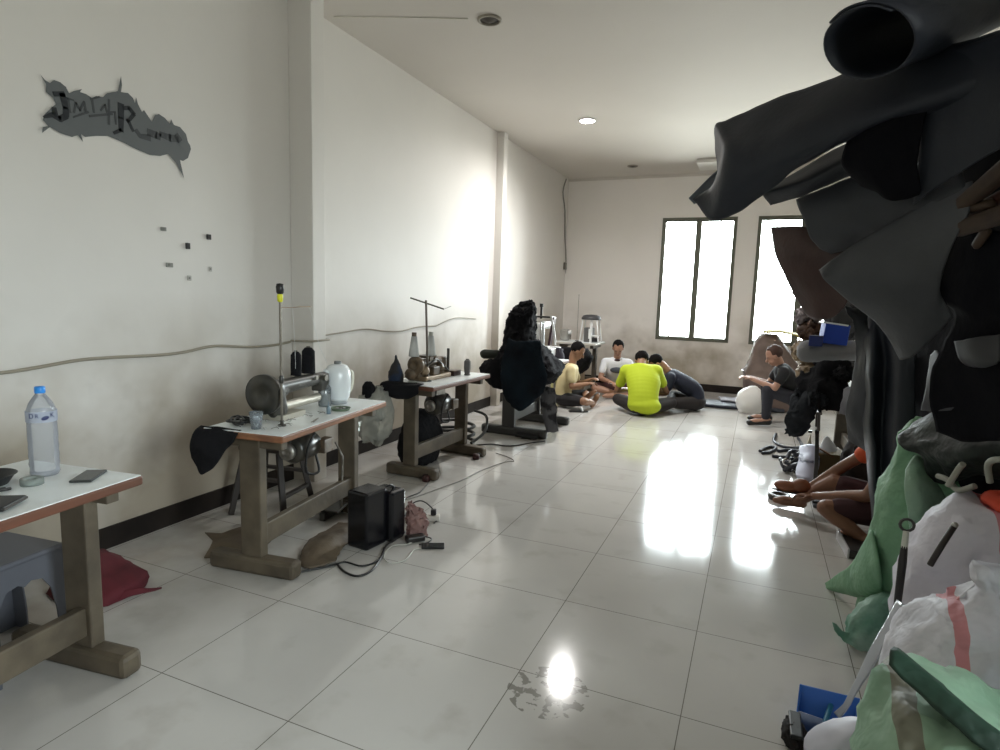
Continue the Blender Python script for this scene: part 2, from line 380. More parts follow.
BAGP = glassy('thin_plastic_bag', (.85, .87, .85), .38, (.62, .62, .56))

def table(label, loc, rz, dx, dy, top=.74, edge=EDGE, legm=BEAM, cols=(-.5, .5), foot=.5, colx=-.02, colw=.11, group=None):
    t = thing('work_table', label, 'table', (*loc, 0), R(rz), group)
    tp = MB().box((0, 0, top-.0175), (dx, dy, .035)).build('tabletop', edge, t, bev=.008)
    MB().box((0, 0, top+.001), (dx-.012, dy-.012, .004)).build('laminate', LAM, tp)
    for k in cols:
        y = k*(dy-.16)
        MB().box((colx, y, (top-.035+.09)/2), (colw, .055, top-.035-.09)).build('leg', legm, t, bev=.006)
        MB().box((0, y, .045), (foot, .085, .09)).build('foot', legm, t, bev=.02)
        MB().box((0, y, top-.06), (dx*.8, .05, .05)).build('top_bearer', legm, t, bev=.004)
    ys = [k*(dy-.16) for k in cols]
    MB().box((colx+.02, sum(ys)/2, .19), (.04, abs(ys[1]-ys[0])-.05, .11)).build('stretcher', legm, t, bev=.006)
    return t
T1 = table('nearest work table with glossy white top and dark red-brown edge', (-2.23, .86), 7, .56, 1.16, edge=EDGE, foot=.56, colx=.06, colw=.12)
T2 = table('work table with thick orange-brown edge carrying the white kettle', (-2.315, 2.68), 7, .46, 1.08, edge=EDGE2, colx=-.0, foot=.5, colw=.12)
T3 = table('third work table along the left wall, its pale top half covered by a brown machine', (-2.40, 4.42), -2, .45, .98, edge=EDGE, foot=.46)
T4 = table('work table hidden under a tall heap of black cloth, standing on one grey column', (-2.25, 6.15), 0, .62, .95, edge=EDGE, legm=mat('grey_black_steel', (.05, .05, .05), .5), foot=.72, colx=-.06, colw=.14)
T5 = table('narrow work table with a white machine between the cloth heap and the corner table', (-2.47, 6.98), 0, .5, .6, edge=mat('pale_edge', (.55, .53, .48), .5), foot=.46)
T6 = table('white topped work table in the far left corner against the back wall', (-2.50, 9.1), 90, .60, .64, top=.78, edge=mat('pale_edge', (.55, .53, .48), .5), legm=BEAMD, foot=.5)

def on_table(T, name, label, cat, x, y, z=.743, rz=0, group=None):
    p = Matrix.Rotation(T.rotation_euler.z, 3, 'Z')@V((x, y, 0))
    return thing(name, label, cat, (T.location.x+p.x, T.location.y+p.y, z), T.rotation_euler.z+R(rz), group)

# things on the nearest table
b = on_table(T1, 'water_bottle', 'large clear water bottle with blue cap on the nearest white table', 'bottle', -.03, .455)
prof = [(.001, 0), (.040, .002), (.045, .012), (.0435, .03), (.046, .045), (.044, .06), (.046, .075), (.044, .09), (.046, .105), (.044, .12), (.0455, .14), (.044, .20), (.046, .215), (.045, .235), (.036, .262), (.022, .285), (.0145, .295), (.0145, .305)]
MB().lathe(prof, n=32).build('body', CLEAR, b)
MB().lathe([(.0155, .298), (.0165, .30), (.0165, .318), (.0145, .321), (.001, .321)], n=24).build('cap', mat('cap_blue', (.02, .25, .75), .4), b)
lb = MB().lathe([(.0466, .198), (.0468, .236)], n=32).build('label_band', glassy('label_film', (.93, .95, 1), .45, (.62, .68, .82)), b)
INK = mat('ink_navy', (.02, .03, .12), .5)
def text(name, s, size, mt, parent, M, depth=.0004, shear=0, font_scale=1):
    cu = bpy.data.curves.new(name, 'FONT'); cu.body = s; cu.size = size; cu.extrude = depth; cu.align_x = 'CENTER'; cu.align_y = 'CENTER'; cu.shear = shear
    tmp = bpy.data.objects.new(name, cu); col.objects.link(tmp); me = bpy.data.meshes.new_from_object(tmp); bpy.data.objects.remove(tmp); me.materials.clear(); me.materials.append(mt)
    o = bpy.data.objects.new(name, me); col.objects.link(o); o.parent = parent; o.matrix_local = M; return o
def facing(loc, nx, ny, up=V((0, 0, 1)), tilt=0):    # a frame whose z looks along (nx,ny)
    z = V((nx, ny, 0)).normalized(); x = up.cross(z).normalized(); y = z.cross(x)
    M = Matrix((x, y, z)).transposed().to_4x4()@Matrix.Rotation(tilt, 4, 'Z'); M.translation = V(loc); return M
bd = (EYE-b.location); brz = b.rotation_euler.z
ang0 = math.atan2(bd.y, bd.x)-brz
for ch, da in (('D', -38), ('R', -17), ('K', 40)):
    a = ang0+R(da)
    text('lettering', ch, .024 if ch != 'R' else .02, INK, lb, facing((.0472*cos(a), .0472*sin(a), .222), cos(a), sin(a)))
a = ang0+R(12)
MB().ell((0, 0, 0), (.012, .007, .0012)).xf(facing((.0472*cos(a), .0472*sin(a), .214), cos(a), sin(a), tilt=.3)).build('drop_mark', INK, lb)
ph = on_table(T1, 'phone', 'black phone lying on the white table beside the water bottle', 'phone', .135, .485, .744, 28)
MB().box((0, 0, .004), (.07, .135, .008)).build('body', mat('phone_slate', (.03, .035, .035), .35), ph, bev=.003)
MB().box((0, 0, .0083), (.064, .128, .0006)).build('screen', mat('phone_glass', (.025, .03, .032), .18), ph)
ct = on_table(T1, 'spool_bowl', 'shallow black bowl on the white table at the edge of the view', 'bowl', -.09, .305)
MB().lathe([(.001, 0), (.055, 0), (.075, .03), (.082, .034), (.078, .036), (.05, .008), (.001, .007)], n=28).build('bowl', BLACK, ct)
ta = on_table(T1, 'tape_roll', 'roll of clear packing tape between the black bowl and the bottle', 'tape', .035, .36)
MB().lathe([(.02, 0), (.034, 0), (.034, .022), (.02, .022), (.02, 0)], n=28).build('roll', glassy('tape_film', (.8, .86, .85), .35, (.5, .55, .52)), ta)
sc_ = on_table(T1, 'thread_snips', 'black thread snips lying at the front edge of the white table', 'scissors', .03, .24)
MB().tube([(0, -.05, .006), (.012, 0, .012), (.004, .05, .006)], .005, 8, sub=4).build('handle', BLACK, sc_)
MB().tube([(-.02, -.05, .006), (-.028, 0, .01), (-.01, .045, .006)], .005, 8, sub=4).build('handle', BLACK, sc_)
wl2 = on_table(T1, 'wallet', 'flat black wallet on the front edge of the white table', 'wallet', .16, .17, .744, 25)
MB().box((0, 0, .009), (.09, .12, .016)).build('cover', mat('wallet_black', (.015, .015, .015), .5), wl2, bev=.006)
MB().box((0.003, 0, .009), (.088, .114, .007)).build('pages', mat('wallet_lining', (.06, .055, .05), .8), wl2)

# under the nearest table
st = thing('plastic_stool', 'grey plastic stool with an arched opening under the nearest table', 'stool', (-2.55, 1.24, 0), R(6))
SG = mat('stool_grey', (.10, .105, .125), .45)
m_ = MB(); Hs, wt, wb = .43, .15, .19
m_.box((0, 0, Hs-.012), (2*wt+.02, 2*wt+.02, .024)); m_.build('seat', SG, st, bev=.01)
for k in range(4):
    s_ = MB(); n = 26; vs = []; q = Matrix.Rotation(k*pi/2, 3, 'Z')
    def side(u, z): ww = wt+(wb-wt)*(1-z/Hs); return q@V((u*ww, -ww, z))
    outer = [(-1, 0), (-1, Hs-.02), (1, Hs-.02), (1, 0), (.62, 0)]
    arch = [(.58, .10), (.60, .20), (.55, .28), (.40, .325), (.15, .335), (0, .32), (-.15, .335), (-.40, .325), (-.55, .28), (-.60, .20), (-.58, .10)]
    poly = outer+arch+[(-.62, 0)]
    base = [side(u, z) for u, z in poly]; ninn = [p-q@V((0, -.006, 0)) for p in base]; L_ = len(poly)
    s_.add(base+ninn, [tuple(range(L_)), tuple(range(L_, 2*L_))[::-1]]+[(i, i+L_, (i+1) % L_+L_, (i+1) % L_) for i in range(L_)], False)
    s_.build('side_panel', SG, st)
rb = MB(); pts = [(82, 590), (105, 556), (132, 558), (138, 567), (155, 572), (152, 578), (134, 584), (106, 600)]
redc = thing('red_bag', 'crumpled dark red cloth bag on the floor behind the nearest table', 'bag', (-2.78, 1.78, 0))
rbm = loft([((.02, -.02, .005), .19, .17), ((.02, -.01, .05), .18, .16), ((-.03, 0, .10), .13, .12), ((-.06, 0, .15), .05, .07)], n=36, k=5, sq=3)
crumple(rbm, .018, 9, 3); rbm.build('body', mat('dark_red_cloth', (.11, .010, .018), .8, c2=(.06, .006, .010), scale=7), redc)
crumple(patch([[(.12, -.06, .05), (.2, -.02, .04), (.29, .10, .02)], [(.12, -.16, .01), (.19, -.08, .006), (.29, .10, .012)]], 5, 5), .006, 14, 2).build('flap', MATS['dark_red_cloth'], redc, solid=.006)

# the tall-rod machine on the second table
def wheel(mb, c, r, w, axis=(0, 1, 0)):
    mb.lathe([(.001, 0), (r*.35, 0), (r*.4, -w*.2), (r*.8, -w*.15), (r*.86, 0), (r, 0), (r, w), (r*.86, w), (.001, w*.9)], c, axis, 36)
sm = on_table(T2, 'sewing_machine', 'dark sewing machine with a big round handwheel on the orange-edged table', 'sewing machine', -.03, -.14)
w_ = MB(); wheel(w_, (.0, -.20, .15), .103, .032); w_.build('handwheel', IRON, sm)
bm = MB().cap((0, -.10, .17), (0, .36, .175), .045, .034).cap((0, -.08, .05), (0, -.10, .17), .055, .05).cap((0, -.15, .155), (0, -.05, .155), .05, .045)
bm.box((0, .33, .15), (.07, .09, .10)).build('arm', mat('machine_enamel_worn', (.06, .057, .048), .35, c2=(.025, .023, .02), scale=11), sm, remesh=.006, smooth_it=3)
MB().cyl((0, -.06, .062), (0, .30, .062), .026).box((0, -.02, .015), (.13, .20, .03)).build('cylinder_bed', mat('bed_metal', (.5, .47, .40), .4, metal=.4), sm)
MB().cyl((0, .33, .11), (0, .33, .055), .006).box((0, .33, .06), (.022, .012, .01)).cyl((.02, .345, .12), (.02, .345, .08), .004).build('presser_foot', STEEL, sm)
MB().cyl((.04, .31, .18), (.055, .31, .18), .018).cyl((.04, .22, .19), (.05, .22, .19), .012).build('tension_dial', STEEL, sm)
for y, h, rr in ((.12, .135, .030), (.24, .15, .038)):
    cn = on_table(T2, 'thread_cone', 'black thread cone standing on the machine arm, %s of the two' % ('shorter' if h < .14 else 'taller'), 'thread cone', -.05, -.14+y, .743+.212, 0)
    MB().lathe([(.001, 0), (rr, 0), (rr, .004), (rr*.96, h*.85), (rr*.55, h*.98), (rr*.3, h), (.001, h)]).build('thread', BLACKF, cn)
    MB().cyl((0, 0, h), (0, 0, h+.006), rr*.3).build('core', mat('spool_core', (.10, .09, .07), .6), cn)
rod = on_table(T2, 'thread_stand', 'tall thin steel rod with black bulb and bright yellow collar rising beside the machine', 'thread stand', .092, -.35)
MB().cyl((0, 0, 0), (0, 0, .645), .0065).build('rod', mat('rod_steel', (.20, .18, .15), .4, metal=.6), rod)
MB().lathe([(.02, 0), (.02, .008), (.009, .012), (.009, .03)]).lathe([(.010, .22), (.012, .23), (.012, .25), (.008, .26)]).build('clamp', IRON, rod)
MB().lathe([(.006, .625), (.013, .63), (.015, .655), (.012, .665)]).build('yellow_collar', mat('bright_yellow', (.75, .75, .03), .4), rod)
MB().lathe([(.012, .665), (.018, .672), (.020, .70), (.016, .715), (.001, .718)]).build('bulb', BLACK, rod)
MB().bar((0, 0, .60), (.05, .03, .60), .006, .004).build('thread_guide', mat('pale_brass', (.40, .30, .22), .4, metal=.5), rod)
MB().bar((.075, .05, .605), (.12, .08, .607), .008, .005).cyl((.05, .03, .60), (.08, .05, .605), .0025).build('thread_guide', MATS['pale_brass'], rod)
MB().tube([(.05, .03, .60), (.04, .06, .4), (.0, .12, .28)], .0008, 4).build('thread', WHITEP, rod)
MB().tube([(.115, .08, .60), (.09, .2, .4), (-.05, .5, .27)], .0008, 4).build('thread', WHITEP, rod)
kt = on_table(T2, 'electric_kettle', 'white electric kettle with grey lid knob on the orange-edged table', 'kettle', .0, .335, .743, -20)
kt.scale = (1.12, 1.12, 1.08)
MB().lathe([(.001, 0), (.05, 0), (.052, .012), (.05, .02)], n=32).build('base', mat('base_grey', (.35, .37, .38), .4), kt)
MB().lathe([(.001, .02), (.052, .02), (.062, .035), (.070, .075), (.073, .13), (.070, .18), (.060, .205), (.056, .208)], n=40).build('body', mat('kettle_white', (.82, .86, .88), .22), kt)
MB().lathe([(.057, .206), (.052, .217), (.03, .226), (.001, .228)], n=36).build('lid', MATS['kettle_white'], kt)
MB().lathe([(.019, .222), (.020, .24), (.016, .244), (.001, .244)]).build('lid_knob', mat('knob_grey', (.18, .19, .19), .4), kt)
MB().tube([(.0, .066, .18), (.0, .095, .178), (.0, .108, .15), (.0, .104, .10), (.0, .088, .06), (.0, .062, .055)], .0065, 10, sub=5).build('handle', mat('handle_cream', (.75, .73, .62), .35), kt)
MB().tube([(.0, -.055, .165), (.0, -.075, .185), (.0, -.088, .198)], [.016, .009], 10).build('spout', MATS['kettle_white'], kt)
cu = on_table(T2, 'drinking_cup', 'small clear cup holding dark liquid below the big handwheel', 'cup', .02, -.455)
MB().lathe([(.001, .002), (.024, .002), (.030, .055), (.034, .085), (.032, .085), (.028, .055), (.022, .006), (.001, .006)]).build('cup', GLASSC, cu)
MB().lathe([(.001, .008), (.022, .008), (.026, .045), (.001, .045)]).build('coffee', mat('dark_coffee', (.02, .02, .025), .1), cu)
jr = on_table(T2, 'plastic_jar', 'clear plastic jar with a black lid between the machine head and the kettle', 'jar', -.02, .22)
MB().lathe([(.001, 0), (.036, 0), (.038, .01), (.038, .11), (.026, .13), (.024, .14)]).build('jar', GLASSC, jr)
MB().lathe([(.001, .002), (.034, .002), (.034, .07), (.001, .072)]).build('contents', mat('murky_beige', (.32, .32, .28), .6), jr)
MB().ell((0, 0, .15), (.028, .028, .016)).build('lid', BLACK, jr)
ob = on_table(T2, 'oil_bottle', 'tiny blue-grey oil bottle with a pointed tip on the orange-edged table', 'bottle', .13, .02)
MB().lathe([(.001, 0), (.012, 0), (.012, .035), (.004, .045), (.002, .07), (.001, .07)]).build('body', mat('blue_grey_plastic', (.18, .25, .30), .4), ob)
tr = on_table(T2, 'parts_tray', 'small green tray of metal bits in front of the plastic jar', 'tray', .13, .15)
MB().lathe([(.001, 0), (.05, 0), (.058, .014), (.054, .014), (.047, .004), (.001, .004)]).build('tray', mat('tray_green', (.12, .17, .11), .5), tr)
for k in range(6):
    a = k*1.05; MB().cyl((.022*cos(a), .022*sin(a), .005), (.022*cos(a), .022*sin(a), .013), .009, n=10).build('bobbin', STEEL, tr)
cb = on_table(T2, 'coiled_cable', 'tangled black cable at the wall end of the orange-edged table', 'cable', -.12, -.40)
pts = [(.06*cos(t*1.3)*(1+.3*sin(t)), .07*sin(t*1.1), .012+.014*abs(sin(t*.7))) for t in [i*.45 for i in range(46)]]
MB().tube(pts, .0055, 6, sub=2).build('cable', BLACK, cb)
sc2 = on_table(T2, 'scrap_pile', 'white and grey thread scraps lying around the rod on the orange-edged table', 'scraps', .03, -.30); sc2['kind'] = 'stuff'
mbq = MB()
for k in range(34):
    x, y = random.uniform(-.16, .13), random.uniform(-.16, .34); a = random.uniform(0, 6)
    mbq.tube([(x, y, .003), (x+.02*cos(a), y+.02*sin(a), .008), (x+.035*cos(a+.9), y+.035*sin(a+.9), .003)], .0015, 4, sub=2)
mbq.build('scraps', mat('scrap_grey', (.45, .45, .42), .8, c2=(.1, .1, .1), scale=30), sc2)
tl = on_table(T2, 'steel_tweezers', 'steel tweezers lying on the front edge of the orange-edged table', 'tweezers', .17, -.18, .744, 15)
MB().bar((0, -.05, .004), (.004, .05, .006), .006, .002).build('arm', STEEL, tl); MB().bar((.01, -.05, .004), (.004, .05, .006), .006, .002).build('arm', STEEL, tl)

hc = on_table(T2, 'black_cloth', 'black cloth hanging off the near left corner of the orange-edged table', 'cloth', -.12, -.545, .735)
rows = [[(-.135, .03, .010), (-.05, .03, .010), (.04, .03, .010), (.1, .03, .010)], [(-.14, -.006, -.01), (-.05, -.012, -.012), (.04, -.008, -.012), (.1, -.008, -.012)],
        [(-.145, -.03, -.06), (-.06, -.05, -.07), (.03, -.035, -.07), (.09, -.02, -.05)], [(-.14, -.03, -.13), (-.07, -.05, -.155), (.01, -.05, -.13), (.06, -.02, -.07)], [(-.13, -.02, -.145), (-.075, -.045, -.21), (-.01, -.04, -.17), (.05, -.02, -.075)]]
patch(rows, 6, 6, .006, 12, 4).build('cloth', BLACKF, hc, solid=.006)

def motor(T, label, x, y, z=.56, r=.075):
    t = on_table(T, 'motor', label, 'motor', x, y, z)
    MB().lathe([(.001, -.10), (r*.8, -.10), (r, -.085), (r, .085), (r*.8, .10), (.001, .10)], (0, 0, 0), (0, 1, 0), 28).build('housing', IRON, t)
    MB().box((0, 0, r+.04), (.05, .14, .10)).build('bracket', STEEL, t, bev=.004)
    q = MB(); wheel(q, (0, -.14, 0), .045, .025); q.build('pulley', STEEL, t)
    MB().tube([(.02, -.13, .05), (.028, -.13, .16)], .004, 6).tube([(-.03, -.13, .03), (-.03, -.13, .16)], .004, 6).build('belt', BLACK, t)
    MB().tube([(.05, .06, -.05), (.09, .03, -.14), (.07, -.06, -.12), (.10, -.09, .02), (.12, -.05, .10)], .007, 8, sub=5).build('power_cord', BLACK, t)
    MB().box((.07, .12, -.01), (.06, .09, .08)).build('switch_box', IRONB, t, bev=.006)
    return t
motor(T2, 'machine motor with loose cords under the orange-edged table', .02, -.08, .565)
motor(T3, 'brownish machine motor under the third table', .04, -.1, .54, .085)
# wooden stool behind the second table
ws = thing('wooden_stool', 'dark splay-legged stool between the wall and the orange-edged table', 'stool', (-2.83, 2.95, 0), R(10))
DW = mat('dark_stool_wood', (.035, .028, .025), .6)
MB().box((0, 0, .43), (.30, .28, .03)).build('seat', DW, ws, bev=.008)
for sx in (-1, 1):
    for sy in (-1, 1): MB().bar((sx*.12, sy*.11, .42), (sx*.19, sy*.17, 0), .035, .035).build('leg', DW, ws, bev=.004)
    MB().bar((sx*.165, -.15, .14), (sx*.165, .15, .14), .03, .02).build('rung', DW, ws)
MB().bar((-.15, -.13, .24), (.15, -.13, .24), .03, .02).build('rung', DW, ws); MB().bar((-.15, .13, .24), (.15, .13, .24), .03, .02).build('rung', DW, ws)
tp_ = thing('treadle_pedal', 'dark cast pedal on the floor under the orange-edged table', 'pedal', (-2.42, 3.0, 0), R(8))
MB().box((0, 0, .07), (.20, .13, .02), (.18, 0, 0)).build('plate', IRON, tp_, bev=.006)
MB().tube([(.09, .0, .07), (.09, .02, .4), (.06, -.02, .5)], .006, 8).build('rod', STEEL, tp_); MB().box((-.0, .0, .025), (.04, .16, .05)).build('base', IRON, tp_, bev=.005)
# leather scraps on the floor under it
HIDE = mat('grey_brown_hide', (.15, .115, .075), .6, c2=(.09, .07, .05), scale=4, bump=.2, bscale=40)
def floor_sheet(name, label, cat, px, th, mt, z=.001, parent=None):
    P = [PZ(x, y, 0) for x, y in px]; c = sum(P, V())/len(P)
    o = MB().prism([(p.x-c.x, p.y-c.y) for p in P], th, lambda a, b, h: V((a, b, h+z))).build(name, mt, None)
    o.location = (c.x, c.y, 0); return tag(o, label, cat)
floor_sheet('leather_scrap', 'ragged brown leather scrap flat on the floor left of the orange-edged table', 'leather', [(258, 522), (232, 530), (222, 534), (205, 533), (213, 541), (210, 548), (204, 558), (222, 559), (240, 556), (262, 552), (272, 540)], .004, HIDE)
ss = thing('hide_pile', 'crumpled grey-brown hide spread beneath the stretcher of the orange-edged table', 'leather', (-2.1, 2.68, 0))
crumple(patch([[(-.02, -.30, .012), (.08, -.32, .014), (.15, -.20, .012)], [(-.12, -.12, .03), (.0, -.10, .045), (.08, -.06, .015)], [(-.16, .08, .02), (-.04, .1, .05), (.05, .08, .015)], [(-.18, .25, .012), (-.07, .26, .025), (.02, .22, .012)]], 8, 8), .012, 14, 5).build('hide', HIDE, ss, solid=.005)

# black boxes, cords and phone on the floor
bx = thing('subwoofer', 'tall glossy black box standing on the floor before the orange-edged table', 'speaker', (-1.93, 2.82, 0), R(-8))
MB().box((-.02, -.06, .165), (.15, .17, .33)).build('body', mat('gloss_black', (.006, .006, .008), .22), bx, bev=.014)
MB().box((.005, .085, .15), (.17, .13, .30)).build('rear_body', mat('gloss_black', (.006, .006, .008), .22), bx, bev=.02)
MB().tube([(.02, .02, .302), (.03, .07, .325), (.02, .12, .302)], .006, 8, sub=4).build('handle', BLACK, bx)
pb = thing('plastic_packet', 'crumpled clear and pinkish plastic packet behind the tall black box', 'packet', (-1.765, 3.02, 0))
crumple(loft([((0, 0, .003), .05, .05), ((0, 0, .06), .06, .045), ((-.02, 0, .14), .05, .03), ((-.04, 0, .21), .02, .01)], 40, 8), .04, 14, 8).build('packet', glassy('pinkish_film', (.8, .7, .7), .45, (.45, .27, .25)), pb)
def cord(label, px, mt=BLACK, r=.005, z=.006, name='floor_cable'):
    P = [PZ(p[0], p[1], z if len(p) < 3 else p[2]) for p in px]
    o = MB().tube(P, r, 6, sub=5).build(name, mt); return tag(o, label, 'cable')
cord('black cord curling on the floor in front of the tall black box', [(300, 572), (330, 566), (345, 562), (362, 566), (378, 560), (386, 546), (395, 540), (405, 532)])
cord('thick black cord looping at the foot of the tall black box', [(338, 565), (345, 572), (358, 576), (372, 570), (382, 556), (384, 548)], r=.006)
cord('white charging cable linking the floor phone to the power strip', [(424, 548), (414, 550), (405, 560), (390, 563), (384, 556), (392, 546), (408, 544), (420, 536), (417, 528)], mat('cable_white', (.5, .5, .46), .5), .0035)
cord('black cord arching over the power strip', [(405, 516), (412, 504, .03), (422, 501, .05), (432, 508, .04), (438, 518), (434, 523)], r=.0045)
cord('pale cord running along the floor to the red plug past the third table', [(404, 500), (418, 496), (440, 488), (462, 480), (482, 470), (505, 462), (514, 461), (508, 457), (496, 453)], mat('cable_grey', (.25, .24, .22), .5), .004)
cord('thin cord trailing from the third table to the power strip', [(428, 483), (420, 492), (406, 498), (396, 506)], r=.004)
cord('black cord crossing the floor toward the cloth-covered table', [(470, 446), (490, 444), (510, 446), (530, 443), (545, 441)], r=.006)
fp = thing('phone', 'black phone charging on the floor in front of the power strip', 'phone', PZ(433, 547, 0), R(-62))
MB().box((0, 0, .006), (.068, .13, .011)).build('body', BLACK, fp, bev=.004); MB().box((0, 0, .0118), (.062, .124, .001)).build('screen', mat('phone_glass', (.02, .02, .02), .1), fp)
ps = thing('power_strip', 'white power strip with plug on the floor behind the tall black box', 'power strip', PZ(424, 520, 0), R(-65))
MB().box((0, 0, .018), (.055, .20, .034)).build('body', mat('strip_white', (.6, .57, .52), .45), ps, bev=.005)
for k in (-.06, 0, .06): MB().cyl((0, k, .0345), (0, k, .0365), .017).build('socket', mat('socket_dark', (.1, .09, .08), .5), ps)
MB().box((0, .06, .055), (.035, .035, .035)).build('plug', BLACK, ps, bev=.006)
ad = thing('power_adapter', 'black power adapter brick beside the plastic packet on the floor', 'adapter', PZ(415, 541, 0), R(-40))
MB().box((0, 0, .018), (.06, .11, .034)).build('body', mat('adapter_black', (.02, .018, .017), .4), ad, bev=.008)
MB().tube([(0, .055, .02), (.03, .09, .012), (.06, .06, .006), (.07, .0, .006)], .004, 6, sub=4).build('cord', BLACK, ad)
for q, lab in (((426, 481), 'dark red electric plug on the floor beside the foot of the third table'), ((476, 459), 'dark plug on the floor under the far end of the third table')):
    pg = thing('electric_plug', lab, 'plug', PZ(*q, 0)); MB().lathe([(.001, 0), (.03, 0), (.034, .02), (.028, .045), (.001, .05)], n=16).build('body', mat('plug_maroon', (.05, .015, .015), .5), pg); MB().tube([(0, 0, .045), (.02, .03, .05), (.03, .08, .004)], .004, 6, sub=4).build('cord', BLACK, pg)

# between the second and third tables
bg = thing('plastic_bag', 'translucent plastic bag of scraps hanging at the corner of the third table', 'bag', (-2.66, 3.86, .30))
crumple(loft([((0, 0, .0), .06, .05), ((0, 0, .08), .13, .10), ((-.0, 0, .22), .15, .10), ((0.02, .0, .36), .10, .07), ((.04, 0, .43), .03, .02)], 36, 5), .055, 9, 11).build('bag', BAGP, bg)
bgi = MB(); 
for k in range(9): bgi.ell((random.uniform(-.06, .06), random.uniform(-.04, .04), random.uniform(.06, .25)), (.04, .03, .03), (k, k*2, 0))
crumple(bgi, .012, 22, 4).build('scraps', mat('pale_scrap', (.40, .40, .36), .8, c2=(.16, .15, .13), scale=12), bg)
dp = on_table(T3, 'pouch', 'blue-black pointed pouch propped on the near left corner of the third table', 'pouch', -.165, -.41)
crumple(loft([((0, 0, 0), .05, .045), ((0, 0, .05), .055, .05), ((0, 0, .12), .035, .035), ((.004, 0, .17), .014, .016), ((.0, 0, .215), .004, .004)], 28, 5), .01, 14, 2).build('pouch', mat('blue_black_cloth', (.008, .02, .05), .7, c2=(.01, .01, .012), scale=9, lo=.45, hi=.55), dp)
hb = thing('hanging_shears', 'black tool pouch hanging at the back corner of the third table', 'pouch', (-2.68, 3.80, .66))
crumple(loft([((0, 0, -.06), .02, .02), ((0, 0, 0), .05, .03), ((0, 0, .06), .05, .03), ((0, 0, .10), .02, .01)], 20, 4), .012, 14, 2).build('pouch', BLACKF, hb)
# machine on the third table
s3 = on_table(T3, 'sewing_machine', 'brown sewing machine heaped with parts on the third table', 'sewing machine', -.04, -.12)
MB().cap((0, -.13, .13), (0, .20, .14), .04, .03).cap((0, -.13, .03), (0, -.13, .13), .055, .045).box((0, .20, .11), (.06, .07, .12)).build('arm', IRONB, s3, remesh=.007, smooth_it=3)
MB().box((0, .02, .02), (.17, .40, .04)).build('bed', mat('bed_bronze', (.22, .16, .10), .4, metal=.4), s3, bev=.01)
q = MB(); wheel(q, (0, -.215, .13), .07, .03); q.build('handwheel', IRONB, s3)
MB().cyl((0, .20, .05), (0, .20, .03), .008).box((0, .2, .045), (.03, .015, .006)).build('presser_foot', STEEL, s3)
MB().box((-.03, .0, .185), (.10, .16, .02)).cyl((.03, -.05, .17), (.05, -.05, .17), .022).cyl((.03, .03, .17), (.05, .03, .17), .018).build('thread_plate', IRONB, s3, bev=.003)
MB().cyl((.05, .22, .04), (.05, .22, .24), .012).build('lifter', IRON, s3)
MB().box((.06, -.02, .075), (.05, .10, .07)).build('gear_box', IRONB, s3, bev=.01)
for k_, (x_, y_, z_, r_2) in enumerate(((.05, -.14, .09, .035), (-.06, -.06, .08, .04), (-.05, .10, .06, .035), (.05, .10, .10, .03), (.0, .30, .04, .03), (-.04, -.2, .06, .04))):
    crumple(MB().ell((x_, y_, z_), (r_2, r_2*1.2, r_2*1.3), (k_, 0, k_), 20, 12), .012, 25, k_).build('bracket', IRONB if k_ % 2 else MATS['bed_bronze'], s3)
MB().tube([(.07, -.15, .12), (.09, -.05, .17), (.06, .08, .13), (.09, .16, .06)], .008, 8, sub=4).build('hose', IRON, s3)
for dx, dy, hh, nm in ((-.06, -.20, .19, 'nearer the wall'), (-.01, -.03, .19, 'closer to the steel rod')):
    cn = on_table(T3, 'thread_cone', 'pale translucent thread cone on the brown machine, %s' % nm, 'thread cone', dx, -.12+dy, .743+.197)
    MB().lathe([(.001, 0), (.04, 0), (.042, .006), (.022, hh-.03), (.018, hh-.03)], n=24).build('thread', glassy('cone_thread_'+nm[:2], (.82, .83, .82), .55, (.62, .64, .63)), cn)
    MB().lathe([(.019, hh-.03), (.019, hh), (.001, hh)]).build('core', mat('core_brown' if dx < -.03 else 'core_pale', (.10, .07, .05) if dx < -.03 else (.4, .4, .36), .6), cn)
t3r = on_table(T3, 'thread_stand', 'thread stand with a slanted cross arm on top above the third table', 'thread stand', .03, -.25)
MB().cyl((0, 0, 0), (-.03, 0, .64), .009).build('rod', mat('rod_dark', (.12, .10, .08), .4, metal=.5), t3r)
MB().bar((-.15, -.04, .655), (.10, .06, .575), .02, .012, (0, 0, 1)).build('cross_arm', MATS['rod_dark'], t3r, bev=.003)
MB().lathe([(.03, 0), (.03, .01), (.012, .014), (.012, .04)]).build('base', IRON, t3r)
MB().tube([(.10, .06, .575), (.13, .07, .59), (.15, .08, .60)], .002, 5).build('hook', STEEL, t3r)
gs = on_table(T3, 'thread_spool', 'grey thread spool standing at the far end of the third table', 'thread spool', .10, .28)
MB().lathe([(.001, 0), (.028, 0), (.028, .006), (.022, .01), (.03, .06), (.029, .12), (.018, .135), (.001, .138)]).build('thread', mat('spool_grey', (.16, .16, .165), .8), gs)
MB().cyl((0, 0, .136), (0, 0, .142), .014).build('core', mat('spool_core', (.10, .09, .07), .6), gs)
bxx = on_table(T3, 'parts_box', 'low dark box of parts in front of the grey spool', 'box', .0, .20)
MB().box((0, 0, .02), (.10, .12, .04)).build('body', mat('box_darkbrown', (.05, .03, .025), .6), bxx, bev=.005); MB().box((0, 0, .043), (.104, .124, .008)).build('lid', IRONB, bxx, bev=.003)
dr = on_table(T3, 'black_cloth', 'black cloth slung over the near end of the third table', 'cloth', -.02, -.50, .74)
